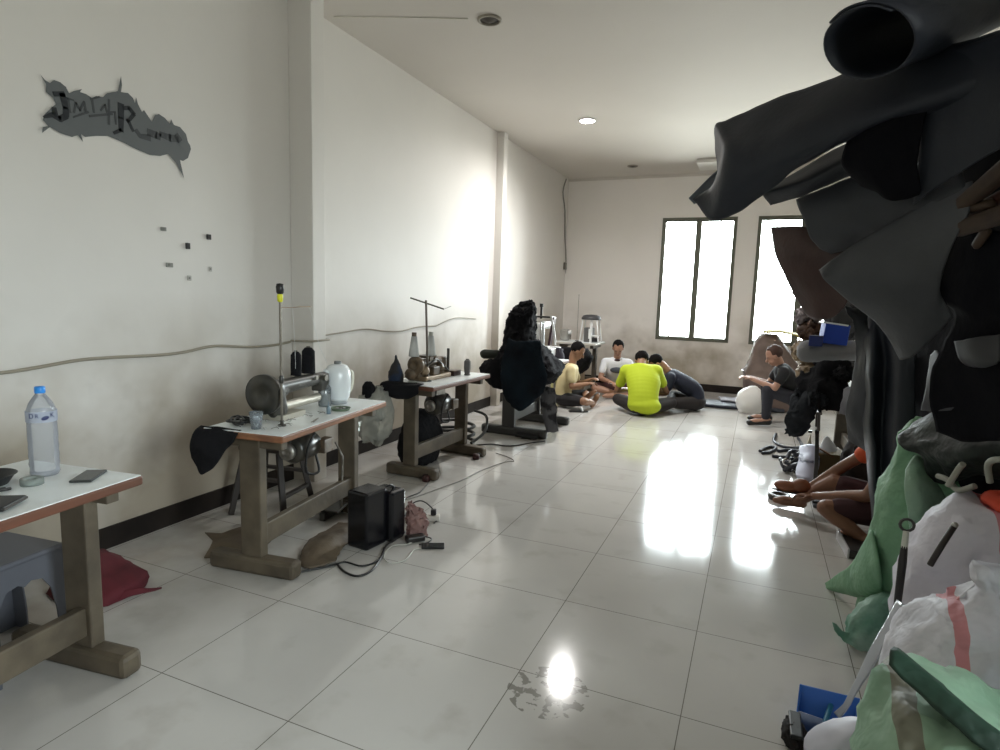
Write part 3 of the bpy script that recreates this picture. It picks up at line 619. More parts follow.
patch([[(-.16, .08, .008), (-.05, .08, .008), (.05, .08, .008), (.12, .07, .008)], [(-.2, -.01, -.0), (-.08, -.02, .0), (.05, -.02, -.0), (.14, -.015, -.0)], [(-.2, -.04, -.04), (-.08, -.05, -.06), (.05, -.04, -.06), (.14, -.03, -.05)], [(-.19, -.04, -.06), (-.08, -.05, -.10), (.04, -.04, -.10), (.12, -.03, -.07)]], 6, 6, .008, 12, 9).build('cloth', BLACKF, dr, solid=.006)
dc = thing('black_bag', 'full black bag standing on the floor under the third table', 'bag', (-2.56, 4.40, 0))
crumple(loft([((0, 0, .01), .10, .18), ((0, 0, .1), .12, .26), ((0, .0, .28), .12, .25), ((0, 0, .42), .08, .16), ((0, 0, .47), .03, .04)], 36, 5), .03, 7, 21).build('bag', BLACKF, dc)
wr = thing('cable_coil', 'coil of thick black hose on the floor past the third table', 'hose', (-2.62, 5.15, 0))
pts = [((.17+.02*sin(t*2))*cos(t), (.15+.02*cos(t*3))*sin(t), .02+.012*t) for t in [i*.4 for i in range(40)]]
MB().tube(pts, .016, 8, sub=2).build('hose', BLACK, wr)
MB().tube([(0.17, 0, .02), (.22, .2, .10), (.16, .36, .22), (.02, .38, .26)], .014, 8, sub=5).build('loose_end', BLACK, wr)

# cloth heap on the fourth table
hp = thing('cloth_heap', 'tall heap of black and navy garments rising from the fourth table', 'clothes', (-2.2, 6.05, 0))
crumple(loft([((0, 0, .56), .26, .30), ((0, 0, .70), .36, .42), ((-.04, 0, .85), .26, .34), ((-.10, 0, 1.0), .15, .24), ((-.10, 0, 1.2), .14, .2), ((-.06, 0, 1.33), .11, .15), ((-.05, 0, 1.42), .05, .08)], 72, 9, 2.2), .06, 5.5, 31).build('garments', BLACKF, hp)
crumple(patch([[(-.10, -.40, 1.02), (.08, -.42, 1.0), (.22, -.34, 1.0)], [(-.12, -.45, .86), (.10, -.47, .85), (.27, -.38, .86)], [(-.14, -.46, .66), (.1, -.48, .62), (.33, -.4, .66)], [(-.12, -.44, .48), (.08, -.46, .40), (.30, -.38, .52)], [(-.10, -.42, .40), (.08, -.43, .30), (.24, -.37, .46)]], 8, 8), .02, 7, 3).build('navy_garment', NAVYF, hp, solid=.01)
crumple(patch([[(-.10, -.34, .78), (-.25, -.38, .80), (-.40, -.30, .76)], [(-.10, -.36, .66), (-.27, -.42, .66), (-.44, -.33, .68)], [(-.08, -.36, .50), (-.24, -.40, .50), (-.38, -.32, .58)]], 8, 8), .02, 8, 6).build('sleeve', BLACKF, hp, solid=.01)
hk = thing('fabric_roll', 'small dark fabric roll lying beside the black heap', 'fabric', (-2.56, 5.86, .77))
crumple(MB().cap((-.09, 0, .05), (.08, 0, .06), .05, .045), .014, 15, 2).build('roll', mat('olive_black', (.02, .024, .018), .9), hk)
tj = thing('trousers', 'grey and white tangle of cloth hanging low at the right side of the black heap', 'clothes', (-1.93, 5.9, .06))
crumple(patch([[(-.05, -.1, .46), (.03, -.1, .48), (.1, -.08, .46)], [(-.03, -.14, .30), (.04, -.14, .32), (.12, -.1, .3)], [(-.0, -.12, .14), (.06, -.14, .13), (.13, -.1, .15)], [(.02, -.1, .03), (.09, -.12, .02), (.16, -.08, .03)]], 7, 7), .022, 11, 9).build('cloth', mat('grey_tangle', (.10, .10, .11), .9, c2=(.02, .02, .025), scale=9, lo=.45, hi=.55), tj, solid=.008)
bp_ = thing('foot_pedal', 'flat black pedal at the foot of the cloth-covered table', 'pedal', PZ(528, 438, 0), R(0))
MB().box((0, 0, .035), (.24, .14, .03), (.12, 0, 0)).build('plate', BLACK, bp_, bev=.008); MB().box((0, 0, .012), (.10, .12, .024)).build('base', BLACK, bp_)
# white machine on the fifth table
s5 = on_table(T5, 'sewing_machine', 'white and chrome sewing machine behind the cloth heap', 'sewing machine', .10, -.05)
WM = mat('machine_white', (.75, .76, .76), .3); CH = mat('chrome', (.7, .7, .72), .15, metal=1)
MB().box((.06, 0, .05), (.22, .40, .10)).cap((0, -.12, .12), (0, -.12, .34), .06, .055).cap((0, -.12, .36), (.02, .2, .36), .055, .045).build('body', WM, s5, remesh=.008, smooth_it=3)
MB().box((.14, -.1, .30), (.03, .10, .34), (0, .12, 0)).build('front_cover', mat('cover_dark', (.06, .03, .04), .3), s5, bev=.01)
MB().box((-.07, -.16, .30), (.05, .03, .40)).box((.03, -.19, .22), (.02, .02, .36)).build('side_rail', CH, s5, bev=.008)
MB().cyl((-.02, -.05, .44), (-.02, -.05, .58), .014).cyl((-.02, -.05, .58), (-.02, -.05, .62), .022).build('thread_post', BLACK, s5)
MB().box((.05, -.10, .545-.08), (.20, .10, .02)).build('thread_shelf', IRON, s5)
MB().tube([(.14, -.16, .48), (.18, -.14, .30), (.2, -.14, .14)], .014, 8, sub=4).build('cover_edge', WM, s5)
dk5 = thing('garment_pile', 'dark garments hanging in front of the white machine', 'clothes', (-2.24, 7.0, .50))
crumple(loft([((0, 0, 0), .05, .06), ((0, 0, .1), .11, .10), ((.0, 0, .22), .13, .11), ((.02, 0, .34), .07, .07)], 36, 5), .03, 9, 33).build('garments', mat('dark_violet_cloth', (.025, .022, .032), .9, c2=(.30, .30, .32), scale=5, lo=.28, hi=.34), dk5)
# machines on the corner table
s6 = on_table(T6, 'overlock_machine', 'boxy grey machine with a white frame on the corner table', 'sewing machine', -.03, -.14, .783, -90)
MB().box((-.0, 0, .11), (.13, .17, .22)).build('body', mat('machine_dark_grey', (.10, .10, .10), .4), s6, bev=.012)
for sx, sy in ((-.12, -.1), (.17, -.1), (-.12, .1), (.17, .1)): MB().bar((sx, sy, 0), (sx*.72, sy*.8, .37), .016, .016).build('frame_post', WM, s6)
MB().bar((.05, -.1, 0), (.05, -.09, .36), .03, .03).build('frame_post', WM, s6)
MB().lathe([(.15, .34), (.155, .36), (.13, .40), (.08, .415), (.001, .42)], (.02, 0, 0), n=12).build('top_cover', mat('cover_black', (.05, .05, .055), .5), s6)
MB().box((.10, -.04, .10), (.11, .12, .015)).build('shelf', WM, s6, bev=.003); MB().box((.11, -.04, .04), (.09, .10, .06)).build('waste_box', BLACK, s6, bev=.004)
MB().box((.03, -.088, .13), (.04, .02, .15)).build('looper_cover', WM, s6, bev=.003)
g6 = on_table(T6, 'sewing_machine', 'small grey machine head at the left end of the corner table', 'sewing machine', -.02, .25, .783, -90)
MB().box((0, 0, .09), (.13, .14, .18)).build('body', GREYM, g6, bev=.03); MB().box((.07, 0, .13), (.06, .09, .06)).build('head', WM, g6, bev=.02); MB().cyl((.09, 0, .10), (.09, 0, .02), .012).build('needle_bar', STEEL, g6)
r6 = on_table(T6, 'thread_stand', 'thin wire thread stand rising from the corner table', 'thread stand', .0, .06, .783)
MB().cyl((0, 0, 0), (0, 0, .72), .004).build('rod', STEEL, r6); MB().bar((-.05, -.01, .70), (.05, .01, .70), .006, .006).build('cross_arm', STEEL, r6); MB().lathe([(.03, 0), (.03, .01), (.001, .012)]).build('base', IRON, r6)
c6 = thing('cloth_bundle', 'black cloth bundle under the corner table behind the person in cream', 'cloth', (-2.45, 8.55, 0))
crumple(loft([((0, 0, .30), .10, .10), ((0, 0, .45), .24, .16), ((0, 0, .60), .30, .18), ((0, 0, .72), .22, .15)], 40, 5), .03, 7, 41).build('bundle', BLACKF, c6)
MB().box((0, .05, .2), (.30, .2, .4)).build('carton', mat('carton_brown', (.22, .15, .09), .8), c6, bev=.004)
cy = thing('yellow_post', 'slim olive-yellow stool behind the person in cream', 'stool', (-2.62, 7.9, 0))
MB().box((0, 0, .50), (.26, .26, .03)).build('seat', mat('yellow_olive', (.45, .42, .20), .5), cy, bev=.008)
for sx in (-1, 1):
    for sy in (-1, 1): MB().bar((sx*.10, sy*.10, .49), (sx*.12, sy*.12, 0), .03, .03).build('leg', MATS['yellow_olive'], cy)

# ---------------------------------------------------------------- things on the left wall
STK = mat('sticker_grey', (.115, .125, .13), .5); STD = mat('sticker_black', (.012, .015, .02), .5); STM = mat('sticker_dark_grey', (.05, .055, .06), .5)
def WL(px, py, off=0): p = PX(px, py, XL+.004+off); return p
so = PX(115, 120, XL)
spx = [(40, 74), (45, 80), (50, 83), (54, 80), (60, 82), (66, 87), (69, 93), (74, 91), (82, 89), (80, 92), (86, 94), (92, 98), (96, 96), (103, 97), (107, 93), (113, 92), (118, 91), (121, 76), (122, 85), (121, 92), (128, 93), (133, 98), (135, 103), (136, 97), (138, 104), (142, 112), (144, 110), (152, 122), (155, 115), (159, 114), (165, 118), (170, 124), (171, 119), (174, 125), (180, 127), (186, 134), (188, 142), (190, 145), (191, 149), (188, 158), (183, 161), (180, 160), (184, 178), (176, 163), (168, 154), (160, 156), (150, 155), (136, 149), (122, 142), (108, 136), (96, 136), (85, 137), (81, 134), (83, 142), (78, 135), (72, 137), (60, 133), (50, 127), (46, 130), (42, 133), (43, 127), (48, 126), (43, 120), (44, 115), (51, 108), (56, 104), (53, 98), (46, 92), (46, 84)]
sk_ = MB().add([WL(x, y)-so for x, y in spx]+[WL(x, y, .002)-so for x, y in spx], [])
n_ = len(spx); sk_.f = [tuple(range(n_)), tuple(range(n_, 2*n_))[::-1]]+[(i, i+n_, (i+1) % n_+n_, (i+1) % n_) for i in range(n_)]; sk_.sm = [False]*len(sk_.f)
stick = sk_.build('wall_sticker', STK); stick.location = so
tag(stick, 'jagged grey graffiti-style sticker with black lettering high on the left wall', 'sticker')
def stroke(name, mt, strokes, off):
    m3 = MB()
    for pl_ in strokes:
        q = [(WL(x, y, off)-so, w_) for x, y, w_ in pl_]
        for (a, wa), (b_, wb_) in zip(q, q[1:]):
            d = (b_-a).normalized(); nn = V((1, 0, 0)).cross(d)*.5; s1 = wa*.0072; s2 = wb_*.0072
            vs = [a+nn*s1-d*.004, a-nn*s1-d*.004, b_-nn*s2+d*.004, b_+nn*s2+d*.004]; th = V((.0012, 0, 0))
            m3.add(vs+[v+th for v in vs], [(0, 1, 2, 3), (7, 6, 5, 4), (0, 4, 5, 1), (1, 5, 6, 2), (2, 6, 7, 3), (3, 7, 4, 0)], False)
    return m3.build(name, mt, stick)
stroke('letter_j', STD, [[(54, 94, 3), (64, 94, 3.4)], [(62, 94, 4), (66, 108, 4.2), (66, 116, 4), (60, 119, 4), (54, 116, 3)], [(44, 117, 1.5), (55, 114, 4), (54, 108, 3)]], .0022)
stroke('letters_dark', STM, [[(68, 99, 1.5), (70, 112, 1.5)], [(67, 98, 1), (73, 100, 1)], [(74, 112, 1.4), (76, 103, 1.4), (80, 110, 1.2), (84, 102, 1.4), (86, 111, 1.6)], [(74, 117, 1), (88, 112, 1.6)], [(92, 99, 1.4), (94, 112, 1.4)], [(91, 99, 1.2), (99, 97, 1.2)], [(90, 116, 1.6), (112, 114, 1.6)], [(101, 110, 1.3), (105, 105, 1.3), (107, 112, 1.4)], [(109, 100, 1.5), (109, 124, 1.6)], [(109, 112, 1.2), (115, 112, 1.4), (116, 124, 1.2)]], .0024)
stroke('letter_r', STD, [[(121, 104, 4.6), (121, 118, 4.4), (121, 131, 3.6)], [(114, 133, 2), (121, 130, 3)], [(123, 108, 3), (129, 108, 3), (134, 114, 3), (130, 119, 2.6), (127, 121, 2.4)], [(128, 120, 2.6), (133, 131, 2)]], .0022)
stroke('letters_faint', STM, [[(136, 130, 3), (140, 136, 3.2), (150, 138, 5)], [(148, 132, 5), (156, 135, 5.5), (160, 137, 5)], [(160, 134, 4), (170, 138, 5.5), (178, 139, 5.5)], [(176, 135, 5), (180, 141, 5)]], .0020)
for q, lab, mt, sz in (((163, 229), 'grey clip on the left wall, upper left of the six small fittings', 'g', (.006, .035, .022)), ((187, 246), 'black square nail cap on the left wall, lower of the two black ones', 'b', (.012, .026, .036)), ((208, 237), 'black square nail cap on the left wall, rightmost of the two black ones', 'b', (.012, .028, .032)),
                       ((169, 265), 'grey bar clip on the left wall just below the black nail caps', 'g', (.006, .045, .025)), ((189, 278), 'faint grey pad on the left wall, lowest of the small fittings', 'f', (.004, .028, .03)), ((210, 269), 'faint grey pad on the left wall, to the right of the lowest one', 'f', (.004, .022, .03))):
    p = PX(*q, XL); o = thing('wall_fitting', lab, 'wall fitting', p)
    mm = {'g': mat('clip_grey', (.22, .22, .20), .5), 'b': mat('clip_black', (.012, .010, .010), .5), 'f': mat('pad_faint', (.42, .41, .38), .6)}[mt]
    MB().box((sz[0]/2+.001, 0, 0), sz).build('plate', mm, o, bev=.002)
    MB().cyl((sz[0], 0, 0), (sz[0]+.003, 0, 0), .006, n=10).build('pin', mat('pin_steel', (.2, .2, .19), .4, metal=.6) if mt != 'b' else MATS['clip_black'], o)
CW = mat('cable_cream', (.30, .27, .21), .6); CG = mat('cable_thin_grey', (.30, .29, .26), .6)
P_ = [(0, 373), (40, 367), (80, 360), (120, 357), (160, 355), (185, 352), (215, 346), (250, 347), (275, 345), (290, 342)]
o = MB().tube([PX(x, y, XL+.012) for x, y in [(-60, 376)]+P_], .0085, 8, sub=5); pa = PX(290, 342, XL+.012)
o.tube([pa, V((XL+.012, 3.50, pa.z+.01)), V((XL+.212, 3.50, pa.z+.015)), V((XL+.213, 3.68, pa.z+.018)), V((XL+.013, 3.69, pa.z+.02))], .0075, 8)
o.tube([V((XL+.013, 3.69, pa.z+.02))]+[PX(x, y, XL+.010) for x, y in [(345, 332), (366, 329), (385, 331), (402, 331), (418, 327), (436, 326)]], .006, 8, sub=4)
o.tube([PX(x, y, XL+.008) for x, y in [(436, 326), (455, 318), (476, 319)]], .004, 6, sub=4)
tag(o.build('wall_cable', CW), 'long sagging cream cable strung along the left wall', 'cable')
o = MB().tube([V((XL+.012, 10.1, ZC-.03))]+[PX(x, y, XL+.012) for x, y in [(563, 192), (565, 210), (565, 235), (566, 260), (565, 300), (564, 330)]], .012, 6, sub=3)
tag(o.build('wall_cable', CG), 'thin grey cable running down the far left corner', 'cable')
swp = PX(564, 266, XL); o = thing('light_switch', 'small dark light switch on the cable in the far left corner', 'switch', swp)
MB().box((.02, 0, 0), (.035, .09, .12)).build('box', mat('switch_dark', (.13, .12, .10), .5), o, bev=.006); MB().box((.04, 0, 0), (.01, .03, .05)).build('rocker', mat('switch_rocker', (.3, .29, .26), .4), o, bev=.002)

# ---------------------------------------------------------------- people
SKIN = {}
def skin(c, n):
    return mat('skin_'+n, c, .5, c2=tuple(x*.85 for x in c), scale=9)
def hand(mb, w, d, n, side=1, curl=.6, s=1.0):
    d = V(d).normalized(); n = (V(n)-d*V(n).dot(d)).normalized(); q = d.cross(n)*side
    M = Matrix((q, d, n)).transposed(); w = V(w)
    mb.ell(w+d*.045*s, (.038*s, .052*s, .016*s), M, 12, 8)
    for k, (off, L) in enumerate(((-.028, .066), (-.009, .076), (.010, .071), (.028, .056))):
        b0 = w+d*.082*s+q*off*s; d1 = (d*cos(curl*.5)+n*sin(curl*.5)); d2 = (d*cos(curl*1.3)+n*sin(curl*1.3)); d3 = (d*cos(curl*1.9)+n*sin(curl*1.9))
        p1 = b0+d1*L*.45*s; p2 = p1+d2*L*.32*s; p3 = p2+d3*L*.25*s
        mb.cap(b0, p1, .0088*s, .0082*s, 8).cap(p1, p2, .0082*s, .0076*s, 8).cap(p2, p3, .0076*s, .007*s, 8)
    t0 = w+d*.022*s-q*.028*s; t1 = t0+(-q*.75+d*.65+n*.2).normalized()*.036*s; t2 = t1+(d*.9-q*.25+n*.35).normalized()*.03*s
    mb.cap(t0, t1, .012*s, .010*s, 8).cap(t1, t2, .010*s, .0085*s, 8)
def frame(fwd, up):
    f = V(fwd).normalized(); u = (V(up)-f*V(up).dot(f)).normalized(); r_ = f.cross(u)
    return Matrix((r_, f, u)).transposed()
def person(label, loc, rz, J, shirt, pants, sk, hairm, sleeve=.55, leg='long', group=None, shoe=None, vox=.009, hairsize=1.0, hem=0):
    t = thing('person', label, 'person', loc, rz, group); J = {k: V(v) for k, v in J.items()}
    b_ = MB(); pe, ch, nk = J['pel'], J['chest'], J['neck']; rt = (J['shR']-J['shL']).normalized()
    hr = (J['hipR']-J['hipL']).normalized()
    path = smooth_path([pe, pe.lerp(ch, .5)+J.get('bend', V()), ch, nk.lerp(ch, .25)], 4)
    rad = smooth_path([V((.150, .105, 0)), V((.140, .10, 0)), V((.165, .112, 0)), V((.165, .085, 0))], 4)
    def torso(mb, g, hem=0):
        for i, (p, e) in enumerate(zip(path, rad)):
            a = (path[min(i+1, len(path)-1)]-path[max(i-1, 0)]).normalized(); k = i/(len(path)-1)
            x = (hr*(1-k)+rt*k).normalized(); M = frame(x.cross(a)*-1 if False else a.cross(x), a)
            M = Matrix((x, a.cross(x)*-1, a)).transposed()
            mb.ell(p, (e.x+g, e.y+g, .075+g), M, 20, 10)
        mb.cap(J['shL'].lerp(nk, .1), J['shR'].lerp(nk, .1), .055+g)
    torso(b_, -.012)
    hc = J['head']; Fm = frame(J['look'], J.get('up', V((0, 0, 1)))); H = lambda x, y, z: hc+Fm@V((x, y, z))
    b_.cap(nk-(nk-ch).normalized()*.03, H(0, -.02, -.06), .056, .052)
    b_.ell(H(0, -.008, .022), (.073, .090, .098), Fm).ell(H(0, .022, -.045), (.056, .062, .062), Fm).ell(H(0, .058, -.083), (.026, .022, .018), Fm)
    b_.cap(H(0, .083, .012), H(0, .104, -.022), .008, .014).ell(H(0, .082, -.055), (.022, .010, .010), Fm)
    b_.ell(H(.03, .074, .028), (.02, .012, .008), Fm).ell(H(-.03, .074, .028), (.02, .012, .008), Fm)
    for s in (-1, 1): b_.ell(H(s*.075, -.005, -.002), (.010, .020, .031), Fm)
    for S in 'LR':
        sh, el, wr = J['sh'+S], J['el'+S], J['wr'+S]; s = 1 if S == 'R' else -1
        b_.cap(sh, el, .046, .037).cap(el, el.lerp(wr, .35), .038, .038).cap(el.lerp(wr, .35), wr, .037, .025)
        hd = J.get('hd'+S, (wr-el).normalized()); hn = J.get('hn'+S, V((0, 0, -1)))
        hand(b_, wr, hd, hn, s*(1), J.get('curl', V((.7, 0, 0))).x)
        hp_, kn, an, to = J['hip'+S], J['knee'+S], J['ank'+S], J['toe'+S]
        b_.cap(hp_, kn, .078, .054).cap(kn, kn.lerp(an, .35), .053, .053).cap(kn.lerp(an, .35), an, .051, .034)
        b_.cap(an.lerp(to, -.2)+V((0, 0, -.012)), an.lerp(to, .7), .036, .034).cap(an.lerp(to, .6), to, .036, .022)
    body = b_.build('body', sk, t, remesh=vox, smooth_it=2)
    h_ = MB().ell((0, 0, 0), (.083*hairsize, .095*hairsize, .090*hairsize), None, 28, 18); crumple(h_, .009, 26, 5)
    for i, p in enumerate(h_.v):
        p = V(p)
        if p.y > .03 and p.z < .045: p.y = .03+(p.y-.03)*.3
        h_.v[i] = tuple(p)
    h_.xf(Matrix.Translation(H(0, -.022, .042))@Fm.to_4x4()); h_.build('hair', hairm, t)
    for s in (-1, 1): MB().ell(H(s*.031, .0805, .012), (.011, .006, .006), Fm, 8, 6).build('eye', mat('eye_dark', (.02, .015, .012), .3), body)
    MB().ell(H(0, .090, -.052), (.020, .006, .005), Fm, 8, 6).build('mouth', mat('lip_brown', (.22, .09, .07), .5), body)
    s_ = MB(); torso(s_, .012+hem*.5)
    if hem: s_.ell(pe+V((.02, -.03, .01)), (.185, .125, .105))
    for S in 'LR':
        sh, el = J['sh'+S], J['el'+S]; s_.cap(sh, sh.lerp(el, sleeve), .066, .060)
    s_.build('shirt', shirt, t, remesh=vox, smooth_it=14)
    p_ = MB().ell(pe-V((0, 0, .0)), (.178, .135, .11), Matrix((hr, V((0, 0, 1)).cross(hr), V((0, 0, 1)))).transposed())
    for S in 'LR':
        hp_, kn, an = J['hip'+S], J['knee'+S], J['ank'+S]
        p_.cap(hp_, kn if leg == 'long' else hp_.lerp(kn, .85), .095, .072)
        if leg == 'long': p_.cap(kn, kn.lerp(an, .85), .070, .052)
    p_.build('trousers' if leg == 'long' else 'shorts', pants, t, remesh=vox, smooth_it=4)
    if shoe:
        for S in 'LR':
            an, to = J['ank'+S], J['toe'+S]
            MB().cap(an.lerp(to, -.2)+V((0, 0, -.02)), to+V((0, 0, -.008)), .04, .032).build('shoe', shoe, t, remesh=.01)
    return t
def hunch(**o):
    d = cross(.27, .60, .10, chest=(-.02, .13, .38), neck=(-.07, .25, .53), look=(0, .55, -.85), shR=(.13, .24, .50), shL=(-.24, .24, .48), elL=(-.33, .30, .24), elR=(.24, .36, .27), wrR=(.12, .52, .24), wrL=(-.16, .52, .22)); d['head'] = (-.06, .37, .61); return d
def cross(L=.22, hz=.68, hf=.10, **o):
    d = dict(pel=(0, 0, .115), chest=(0, L*.55, .38), neck=(0, L, .545), head=(0, L+hf, hz), look=(0, .75, -.65),
             shR=(.175, L*.92, .505), shL=(-.175, L*.92, .505), elR=(.235, L+.08, .27), elL=(-.235, L+.08, .27), wrR=(.09, L+.24, .20), wrL=(-.09, L+.24, .20),
             hipR=(.09, .02, .105), hipL=(-.09, .02, .105), kneeR=(.31, .28, .13), kneeL=(-.31, .28, .13), ankR=(-.03, .36, .065), ankL=(.05, .44, .06), toeR=(-.17, .41, .045), toeL=(.18, .49, .045), bend=(0, -.03, 0))
    d.update(o); return d
HAIR = mat('hair_black', (.006, .005, .005), .9, bump=.4, bscale=90, spec=.15)
SKN = skin((.32, .17, .10), 'tan'); SKR = skin((.42, .23, .16), 'fair'); SKD = skin((.22, .10, .055), 'brown')
CIR = 'people sitting in a circle on the floor'
person('person in a bright lime-yellow shirt sitting cross-legged, back to the viewer', (-1.24, 7.62, 0), R(8), hunch(),
       mat('lime_shirt', (.47, .58, .02), .8, bump=.1, bscale=30), mat('trousers_charcoal', (.022, .018, .018), .85), SKN, HAIR, .62, hem=.05).scale = (1.08, 1.08, 1.06)
person('person in a cream shirt and black shorts sitting at the left of the circle', (-2.32, 7.72, 0), R(-78), cross(.10, .74, .06, look=(0, .8, -.55), ankR=(.02, .40, .07), toeR=(-.06, .46, .17), ankL=(.02, .30, .14), toeL=(.10, .42, .24), wrR=(.10, .32, .33), wrL=(-.08, .34, .36), elR=(.22, .12, .30)),
       mat('cream_shirt', (.72, .62, .36), .8, bump=.1, bscale=30, c2=(.60, .50, .28), scale=8), mat('shorts_black', (.02, .018, .02), .9), SKN, HAIR, .60, 'short')
person('person in a white shirt with a dark chest print, facing the viewer', (-1.92, 9.10, 0), R(194), cross(.14, .72, .06, look=(0, .8, -.5), wrR=(.10, .40, .25), wrL=(-.10, .38, .25)),
       mat('white_shirt', (.78, .80, .84), .8, bump=.1, bscale=30), mat('shorts_maroon', (.06, .02, .02), .9), SKR, HAIR, .55, 'short')
person('person in a navy shirt hunched far forward at the right of the circle', (-.68, 8.40, 0), R(100), cross(.40, .60, .13, chest=(0, .17, .35), neck=(0, .37, .48), look=(0, .45, -.9), shR=(.175, .35, .44), shL=(-.175, .35, .44), elR=(.22, .42, .24), elL=(-.22, .40, .24), wrR=(.10, .52, .19), wrL=(-.09, .54, .19), bend=(0, -.06, .03)),
       mat('navy_shirt', (.010, .013, .028), .85), mat('trousers_charcoal', (.022, .018, .018), .85), SKN, HAIR, .62)
# dark print on the white shirt
wp = bpy.data.objects['person.002']
MB().ell((0, .225, .40), (.10, .03, .045)).build('chest_print', mat('print_grey', (.06, .07, .09), .8), wp)
MB().ell((0, .185, .545), (.05, .035, .022)).build('collar', mat('collar_dark', (.06, .03, .03), .8), wp)
def squat(**o):
    d = dict(pel=(0, 0, .33), chest=(0, .20, .56), neck=(0, .29, .70), head=(0, .37, .83), look=(0, .85, -.5), shR=(.175, .27, .66), shL=(-.175, .27, .66), elR=(.21, .38, .47), elL=(-.21, .36, .47),
             wrR=(.05, .60, .55), wrL=(-.07, .60, .55), hipR=(.10, .03, .32), hipL=(-.10, .03, .32), kneeR=(.17, .40, .44), kneeL=(-.17, .42, .44), ankR=(.15, .38, .07), ankL=(-.14, .42, .07), toeR=(.17, .56, .04), toeL=(-.15, .60, .04), bend=(0, -.05, 0))
    d.update(o); return d
person('person in a black shirt on a low stool, holding up a phone', (.58, 7.92, 0), R(96), squat(hdR=(-.2, 1, .2), hdL=(.2, 1, .2)), mat('shirt_black', (.010, .010, .012), .9), mat('jeans_dark', (.022, .022, .032), .85), SKR, mat('hair_brown', (.05, .02, .012), .7), .5, shoe=BLACK)
ls = thing('low_stool', 'low dark stool under the person in the black shirt', 'stool', (.62, 7.93, 0)); MB().box((0, 0, .205), (.30, .30, .03)).build('seat', DW, ls, bev=.006)
for sx in (-1, 1):
    for sy in (-1, 1): MB().bar((sx*.12, sy*.12, .19), (sx*.13, sy*.13, 0), .03, .03).build('leg', DW, ls)
hp2 = thing('phone', 'phone held up by the person in the black shirt', 'phone', (-.11, 7.93, .60), R(96)); MB().box((0, 0, 0), (.15, .012, .075), (-.5, 0, 0)).build('body', mat('phone_silver', (.25, .22, .22), .3), hp2, bev=.003); MB().box((0, -.007, .001), (.14, .002, .068), (-.5, 0, 0)).build('screen', mat('phone_glass', (.02, .02, .02), .1), hp2)
# person in orange, half hidden behind the sacks
O = V((.98, 4.30, 0)); wd = lambda px, py, Y: tuple(PY(px, py, Y)-O)
person('person in an orange shirt sitting behind the green sack, reaching both arms forward', O, 0,
       dict(pel=(0, 0, .20), chest=(-.12, .02, .46), neck=(-.18, .03, .61), head=(-.22, .04, .745), look=(-.8, .05, -.55), shR=(-.17, .20, .56), shL=(-.17, -.14, .56), elR=wd(849, 463, 4.55), elL=wd(868, 496, 4.12), wrR=wd(811, 486, 4.62), wrL=wd(814, 496, 4.42),
            hipR=(0, .10, .19), hipL=(0, -.10, .19), kneeR=(-.42, .22, .26), kneeL=wd(826, 508, 4.15), ankR=(-.62, .34, .06), ankL=(-.30, -.22, .06), toeR=(-.76, .36, .04), toeL=(-.40, -.14, .04), bend=(.04, 0, 0), hdR=(-1, -.1, -.1), hdL=(-1, .3, -.1), hnR=(0, 0, -1), hnL=(0, 0, -1)),
       mat('orange_shirt', (.55, .09, .03), .8), mat('shorts_dark_maroon', (.045, .015, .018), .9), SKD, HAIR, .55, 'short', vox=.007)
sh = thing('leather_shoe', 'brown leather shoe held in the hands of the person in orange', 'shoe', PY(793, 487, 4.5)+V((0, 0, 0)), R(80))
crumple(MB().ell((0, .04, .0), (.042, .085, .04)).ell((0, -.05, .02), (.036, .06, .05)), .006, 14, 2).build('upper', mat('shoe_brown', (.22, .07, .03), .45), sh, remesh=.008)
MB().ell((0, .01, -.035), (.045, .13, .010)).build('sole', mat('sole_dark', (.04, .025, .02), .6), sh)
tpe = thing('tape_roll', 'small dark roll of tape on the floor before the person in orange', 'tape', PZ(779, 499, 0)); MB().lathe([(.045, 0), (.075, 0), (.078, .02), (.075, .04), (.045, .04), (.045, 0)], n=28).build('roll', mat('tape_brown_grey', (.05, .04, .035), .4), tpe)
fb = thing('flat_case', 'flat black case with pale rim on the floor below the green sack', 'case', (.80, 4.02, 0), R(4)); MB().box((0, 0, .025), (.46, .32, .05)).build('body', mat('case_black', (.03, .028, .028), .4), fb, bev=.006); MB().box((-.228, 0, .03), (.012, .33, .062)).build('rim', mat('rim_pale', (.5, .5, .52), .3), fb, bev=.004)
bs = thing('black_backpack', 'dark backpack on the flat black case', 'bag', (.90, 4.0, .052)); crumple(loft([((0, 0, .0), .17, .11), ((0, 0, .06), .20, .13), ((0.02, 0, .13), .15, .10), ((.04, 0, .17), .05, .04)], 36, 5), .02, 8, 4).build('bag', BLACKF, bs)
sd = thing('sandal', 'black sandal with white strap on the floor before the person in cream', 'sandal', PZ(578, 412, 0), R(-60))
MB().prism([(-.03, -.12), (.03, -.12), (.035, -.02), (.045, .07), (.02, .13), (-.02, .13), (-.04, .06), (-.028, -.03)], .02, lambda a, b, c: V((a, b, c))).build('sole', BLACK, sd, bev=.004); MB().tube([(-.04, .05, .015), (0, .045, .055), (.04, .05, .015)], .012, 8, sub=4).build('strap', WHITEP, sd)

